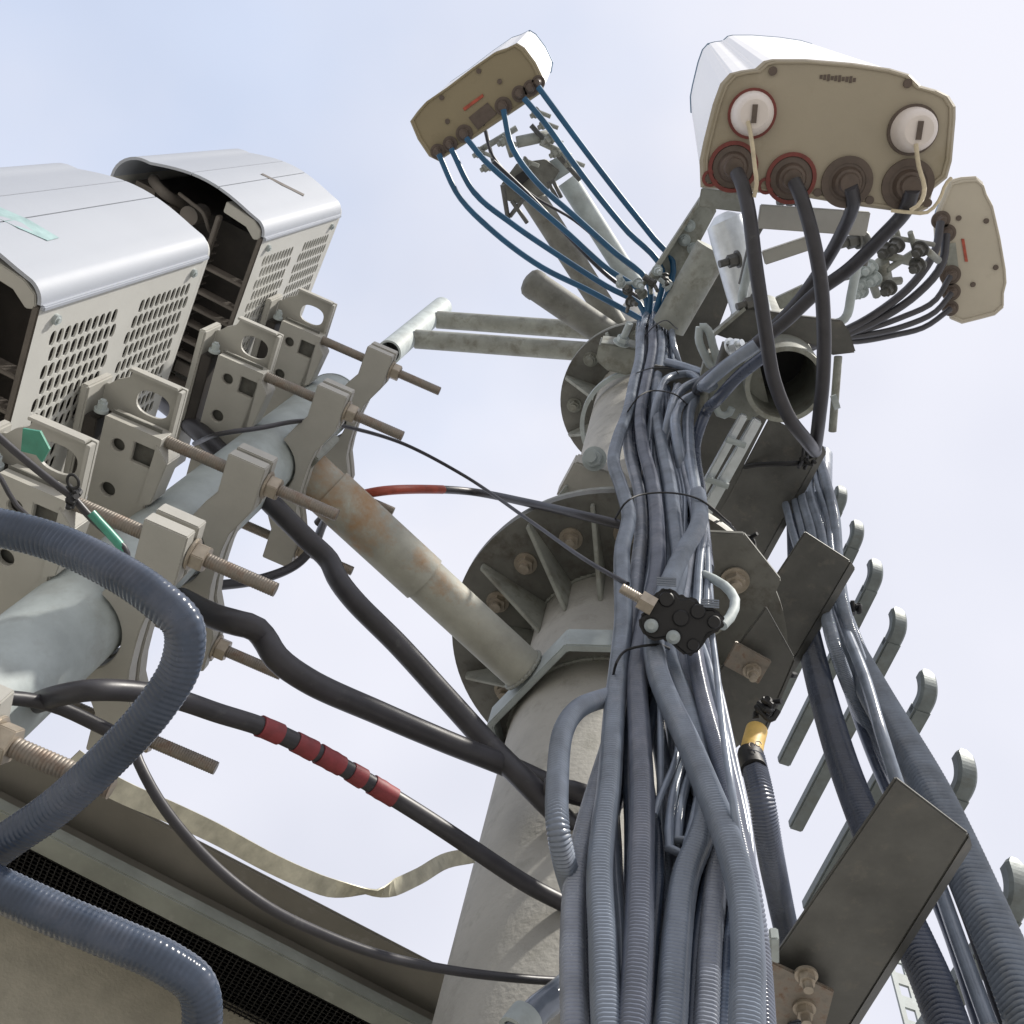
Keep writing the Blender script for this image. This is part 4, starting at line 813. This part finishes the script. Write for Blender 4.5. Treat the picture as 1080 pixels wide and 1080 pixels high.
cable('jumper_sleeve', 'pale blue grey conduit joining the jumpers to the bundle, upper one', 'conduit', [(798, 364, -1.80), (770, 383, -1.80), (748, 402, -1.82), (738, 412, .57), (728, 430, .59), (726, 470, .61), (733, 520, .62), (740, 570, .63), (744, 640, .64)], .0125, 'hose', step=.01)
cable('jumper_sleeve', 'dark conduit joining the jumpers to the bundle, lower one', 'conduit', [(808, 374, -1.82), (780, 396, -1.84), (758, 420, -1.86), (744, 436, .60), (734, 465, .64), (738, 520, .66), (745, 600, .66)], .012, 'hose_dark', step=.01)
# right antenna cables
GR = 'grey jumpers of the right antenna'
for lab, pts in (('uppermost jumper of the right antenna', [(992, 235), (986, 265), (962, 300), (925, 330), (888, 350), (850, 362)]),
                 ('second jumper of the right antenna', [(998, 248), (993, 280), (965, 312), (925, 338), (885, 355), (850, 366)]),
                 ('third jumper of the right antenna', [(1002, 292), (985, 318), (950, 335), (915, 347), (880, 355), (850, 368)]),
                 ('fourth jumper of the right antenna', [(1003, 310), (985, 330), (950, 345), (915, 353), (880, 358), (850, 370)]),
                 ('lowest jumper of the right antenna', [(1002, 326), (975, 345), (940, 354), (905, 360), (870, 360), (850, 372)])):
    cable('antenna_jumper', lab, 'cable', [(u, v, -3.15+.07*i) for i, (u, v) in enumerate(pts)], .0125 if 'upper' in lab or 'second' in lab else .009, 'cable_black', step=.03, seg=10, group=GR)
# left antenna cables
GL = 'blue jumpers of the left antenna'
for i, (lab, pts) in enumerate((('lowest blue jumper, hanging widest from the left antenna', [(463, 163), (484, 207), (520, 244), (570, 281), (620, 306), (668, 332)]),
                 ('second lowest blue jumper of the left antenna', [(476, 157), (500, 203), (540, 236), (590, 270), (640, 302), (676, 322)]),
                 ('third blue jumper of the left antenna, running over the mount', [(492, 146), (512, 170), (555, 208), (598, 245), (640, 283), (680, 312)]),
                 ('fourth blue jumper of the left antenna, over the dark mount', [(531, 116), (540, 155), (566, 192), (606, 228), (648, 266), (684, 298)]),
                 ('fifth blue jumper of the left antenna', [(553, 104), (575, 130), (600, 165), (622, 195), (660, 242), (698, 284)]),
                 ('uppermost blue jumper of the left antenna', [(568, 92), (590, 122), (622, 165), (655, 208), (690, 252), (710, 278)]))):
    cable('blue_jumper', lab, 'cable', [(u, v, -(3.25-.03*k)) for k, (u, v) in enumerate(list(pts)+[(pts[-1][0]*.4+684*.6, 338)])], .0095, 'cable_blue', step=.03, seg=10, group=GL)
for i, (lab, pts) in enumerate((('black lead crossing the blue jumpers near the mast head', [(520, 170), (560, 208), (600, 250), (640, 290), (675, 315)]), ('thin black control lead between the left antenna and the mast head', [(510, 130), (520, 165), (560, 205), (605, 232), (650, 270), (690, 300)]))):
    cable('control_lead', lab, 'cable', [(u, v, -(3.3+.07*k)) for k, (u, v) in enumerate(pts)], .008-.003*i, 'cable_black', step=.03, seg=10)

# ------------------------------------------------------------------ foreground and mid black cables
cable('ribbed_hose', 'big blurred looking ribbed hose bending in the left foreground over the clamps', 'hose', [(-60, 548, -.50), (0, 556, -.50), (60, 572, -.50), (120, 600, -.49), (165, 630, -.48), (194, 660, -.475), (192, 700, -.47), (165, 745, -.46), (120, 795, -.45), (60, 850, -.44), (0, 892, -.43), (-70, 950, -.42)], .0122, 'hose_mid', ridge=.022, seg=28)
cable('ribbed_hose', 'dark ribbed hose crossing the lower left corner in front of the shelter', 'hose', [(-70, 905, -.40), (0, 938, -.40), (60, 965, -.40), (120, 990, -.40), (175, 1015, -.40), (208, 1040, -.40), (214, 1075, -.395), (200, 1130, -.39)], .0122, 'hose_mid', ridge=.02, seg=28)
cable('power_cable', 'thick black cable coming down from the clamp to the mast, upper of two', 'cable', [(165, 418, .86), (190, 438, .80), (215, 460, .76), (245, 490, .73), (290, 535, .70), (325, 570, .70), (346, 590, .70), (357, 612, .70), (375, 635, .70), (420, 680, .71), (470, 735, .73), (520, 790, .75), (560, 830, .76), (585, 855, .78), (600, 870, .80)], .0145, 'cable_black', step=.01)
cable('power_cable', 'thick black cable with a kink from the lower clamp to the mast', 'cable', [(190, 632, .72), (226, 650, .67), (250, 657, .65), (268, 662, .645), (278, 672, .65), (292, 694, .65), (325, 718, .66), (400, 752, .69), (470, 782, .72), (540, 810, .76), (590, 832, .77), (640, 845, .78)], .0138, 'cable_black', step=.01)
cable('power_cable', 'black cable tail ending in front of the mast between the loops', 'cable', [(575, 830, .75), (600, 832, .745), (625, 840, .75), (650, 850, .80)], .011, 'cable_black', step=.01)
rb = thing('banded_cable', 'black cable with red tape bands crossing from the clamps to the mast', 'cable', PH(300, 780, .68))
rp_ = [(-30, 770, .92), (15, 752, .78), (42, 740, .68), (65, 733, .64), (95, 728, .62), (140, 729, .62), (185, 737, .63), (230, 752, .64), (280, 768, .65), (340, 797, .67), (400, 832, .70), (450, 863, .72), (500, 896, .74), (560, 935, .77), (620, 965, .80)]
RP, q_ = cr([pt(p, .6) for p in rp_], .006); obj('sheath', MB().tube(RP, .0092, 16), 'cable_black', rb)
def nearest(u, v): d = ray(u, v); d = d/np.linalg.norm(d); t = RP@d; return int(np.argmin(np.linalg.norm(RP-t[:, None]*d, axis=1)))
for (a, b) in (((276, 766), (296, 776)), ((309, 781), (332, 793)), ((338, 796), (360, 808)), ((368, 812), (384, 822)), ((392, 826), (418, 842))):
    i, j = nearest(*a), nearest(*b); rr_ = .0102+.0006*rng.rand(j-i+1); obj('red_band', MB().tube(RP[i:j+1], rr_, 18), 'tape_red', rb)
hl = thing('banded_cable', 'black cable with a red brown end section reaching from the rusty arm to the bundle', 'cable', PH(500, 520, .8))
HP, _ = cr([pt(p, .8) for p in [(335, 552, .92), (355, 532, .86), (378, 523, .80), (402, 518, .76), (450, 516, .76), (500, 519, .78), (560, 531, .70), (620, 545, .63), (665, 556, .62)]], .008)
obj('sheath', MB().tube(HP, .008, 14), 'cable_black', hl)
k = len(HP)//3; obj('red_band', MB().tube(HP[int(len(HP)*.10):int(len(HP)*.40)], .0086, 14), 'heat_red', hl)
cable('thin_cable', 'thin black wire from the farther clamp bracket to the mast flange', 'wire', [(205, 468, .74), (235, 457, .64), (270, 452, .62), (320, 444, .63), (365, 450, .66), (430, 470, .69), (490, 502, .72), (560, 550, .66), (620, 592, .60), (662, 616, .58)], .0033, 'cable_black', step=.01, seg=10)
cable('thin_cable', 'thin black wire sagging from the lower clamp nut past the shelter edge to the mast', 'wire', [(138, 780, .58), (148, 808, .58), (175, 855, .59), (225, 912, .61), (280, 955, .63), (340, 985, .66), (400, 1007, .69), (480, 1024, .74), (560, 1033, .78), (600, 1035, .8)], .0042, 'cable_black', step=.01, seg=10)
cable('thin_cable', 'black wire curving under the claw behind the pipe clamps', 'wire', [(225, 618, .78), (270, 612, .78), (310, 597, .78), (330, 577, .78), (340, 555, .80), (352, 535, .86), (370, 520, .92)], .0068, 'cable_black', step=.01, seg=12)
cable('thin_cable', 'short black wire beneath the pipe at the left edge', 'wire', [(-20, 734, .66), (30, 738, .66), (60, 745, .66), (118, 772, .66)], .006, 'cable_black', step=.01, seg=12)
gc = thing('taped_wire', 'black wire with green tape crossing the nearer clamp bracket', 'wire', PZ(60, 520, .62))
GP = [PZ(*q, .60) for q in [(-40, 425), (0, 462), (30, 488), (60, 512), (76, 524), (95, 545), (118, 566), (132, 580), (134, 590)]]
obj('wire', MB().tube(cr(GP, .005)[0], .0029, 12), 'cable_black', gc)
obj('tape', MB().prism([PZ(*q, .597) for q in [(24, 452), (42, 455), (52, 474), (44, 488), (38, 480), (22, 476)]], (0, 0, .002)), 'green_tape', gc)
obj('tape', MB().tube(cr([PZ(*q, .600) for q in [(96, 541), (106, 552), (118, 565), (128, 577), (133, 588)]], .003)[0], .0036, 10), 'green_tape', gc)
kb = MB()
for k in range(8): a_ = PZ(76, 524, .595)+rng.uniform(-.004, .004, 3); kb.tube(cr([a_, a_+rng.uniform(-.005, .005, 3), a_+rng.uniform(-.007, .007, 3)], .003)[0], .0022, 8)
th = np.linspace(0, 2*math.pi, 16, endpoint=False); cc = PZ(77, 508, .595); kb.tube([cc+np.array([.0045*math.cos(x), .0055*math.sin(x), 0]) for x in th], .0011, 8, closed=True)
obj('knot', kb, 'black_rubber', gc)
cable('thin_cable', 'second thin black wire behind the green taped one at the left edge', 'wire', [(-20, 480, -.68), (0, 503, -.68), (15, 530, -.68), (30, 545, -.68)], .0022, 'cable_black', step=.01, seg=8)
# flat metal strap
SP, _ = cr([pt(p, .7) for p in [(75, 800, .62), (105, 822, .63), (135, 838, .64), (180, 857, .65), (225, 878, .66), (285, 910, .69), (320, 926, .70), (355, 938, .72), (400, 940, .74), (440, 925, .77), (470, 908, .79), (500, 902, .81)]], .01)
sb = MB(); n = len(SP)
tw = np.interp(np.linspace(0, 1, n), [0, .3, .52, .62, .7, 1], [.2, .35, .25, 1.45, .3, .15]); wd = .0085
T = np.gradient(SP, axis=0); T /= np.linalg.norm(T, axis=1)[:, None]
E_, F_ = [], []
for i in range(n):
    view = SP[i]/np.linalg.norm(SP[i]); s_ = np.cross(T[i], view); s_ /= np.linalg.norm(s_); b_ = np.cross(T[i], s_)
    d_ = math.cos(tw[i])*s_+math.sin(tw[i])*b_; nn = np.cross(T[i], d_); E_ += [SP[i]+d_*wd+nn*.0006, SP[i]-d_*wd+nn*.0006, SP[i]-d_*wd-nn*.0006, SP[i]+d_*wd-nn*.0006]
sb.add(E_, [(4*i+k, 4*i+(k+1) % 4, 4*i+4+(k+1) % 4, 4*i+4+k) for i in range(n-1) for k in range(4)], False)
tag(obj('metal_strap', sb, 'strap'), 'flat pale metal strap twisting across the sky to the mast above the shelter', 'strap')
cable('yellow_lead', 'dull yellow lead behind the pipe at the left edge', 'wire', [(36, 735, .74), (55, 712, .74), (80, 692, .74), (98, 684, .74)], .0065, 'yellow_tag', step=.01, seg=10)
cable('grey_elbow', 'short grey tube elbow entering the bottom edge left of the bundle', 'tube', [(612, 1028, .78), (590, 1048, .76), (565, 1068, .75), (545, 1092, .75)], .0135, 'hose', step=.01)
obj_c = tag(obj('tube_end', MB().hollow(PH(556, 1072, .745), PH(542, 1090, .745), .016, .012, 24), 'galv'), 'pale tube end at the bottom edge left of the bundle', 'tube')

# ------------------------------------------------------------------ shelter at the lower left
dS = uv(28); nS = uv(118)   # along the eave, away from the camera
sh = thing('equipment_shelter', 'equipment shelter eave at lower left, plaster wall, black mesh soffit, grey steel edge', 'shelter', (-.6, .9, -1.8))
zt = .905
def line_pt(u, v, z): return PZ(u, v, z)
e0 = PZ(270, 920, zt); dist_edge = e0@nS
s0 = PZ(220, 968, .86); dist_strip = s0@nS
m0 = PZ(60, 995, .86); dist_wall = m0@nS
def SPt(s, d, z): return np.array([0, 0, z])+dS*s+nS*d
L0, L1 = -1.6, .62
obj('eave_plate', MB().prism([SPt(L0, dist_edge, zt), SPt(L1, dist_edge, zt), SPt(L1, dist_strip+.35, zt-.0), SPt(L0, dist_strip+.35, zt)], (0, 0, .005)), 'shelter_steel', sh, bevel=.002)
obj('edge_trim', MB().box(SPt((L0+L1)/2, dist_strip+.020, .86+.009), (L1-L0)/2, .020, .009, dS, nS, mz), 'shelter_trim', sh, bevel=.002)
obj('fascia', MB().prism([SPt(L0, dist_strip+.022, .879), SPt(L1, dist_strip+.022, .879), SPt(L1, dist_strip+.022, zt-.001), SPt(L0, dist_strip+.022, zt-.001)], nS*.01), 'shelter_steel', sh)
mesh = MB(); z_m = .885
mesh.prism([SPt(L0, dist_strip+.03, z_m+.02), SPt(L1, dist_strip+.03, z_m+.02), SPt(L1, dist_wall+.3, z_m+.02), SPt(L0, dist_wall+.3, z_m+.02)], (0, 0, .01))
obj('soffit_board', mesh, 'black_rubber', sh)
gm = MB(); dw = dist_wall-dist_strip
for k in range(int(2.4/.0085)):
    s = L0+.6+k*.0085
    if s > L1: break
    gm.box(SPt(s, dist_strip+.045+dw*.5, z_m), .0009, dw*.5-.03, .0008, dS, nS, mz)
for k in range(int(dw/.0075)+1): gm.box(SPt((L0+.6+L1)/2, dist_strip+.03+k*.0075, z_m+.0022), (L1-L0-.6)/2, .0008, .0008, dS, nS, mz)
obj('mesh_grille', gm, 'black_rubber', sh)
obj('wall', MB().prism([SPt(L0, dist_wall, -1.8), SPt(L1, dist_wall, -1.8), SPt(L1, dist_wall+.5, -1.8), SPt(L0, dist_wall+.5, -1.8)], (0, 0, 1.8+.90)), 'wall_plaster', sh, bevel=.003)
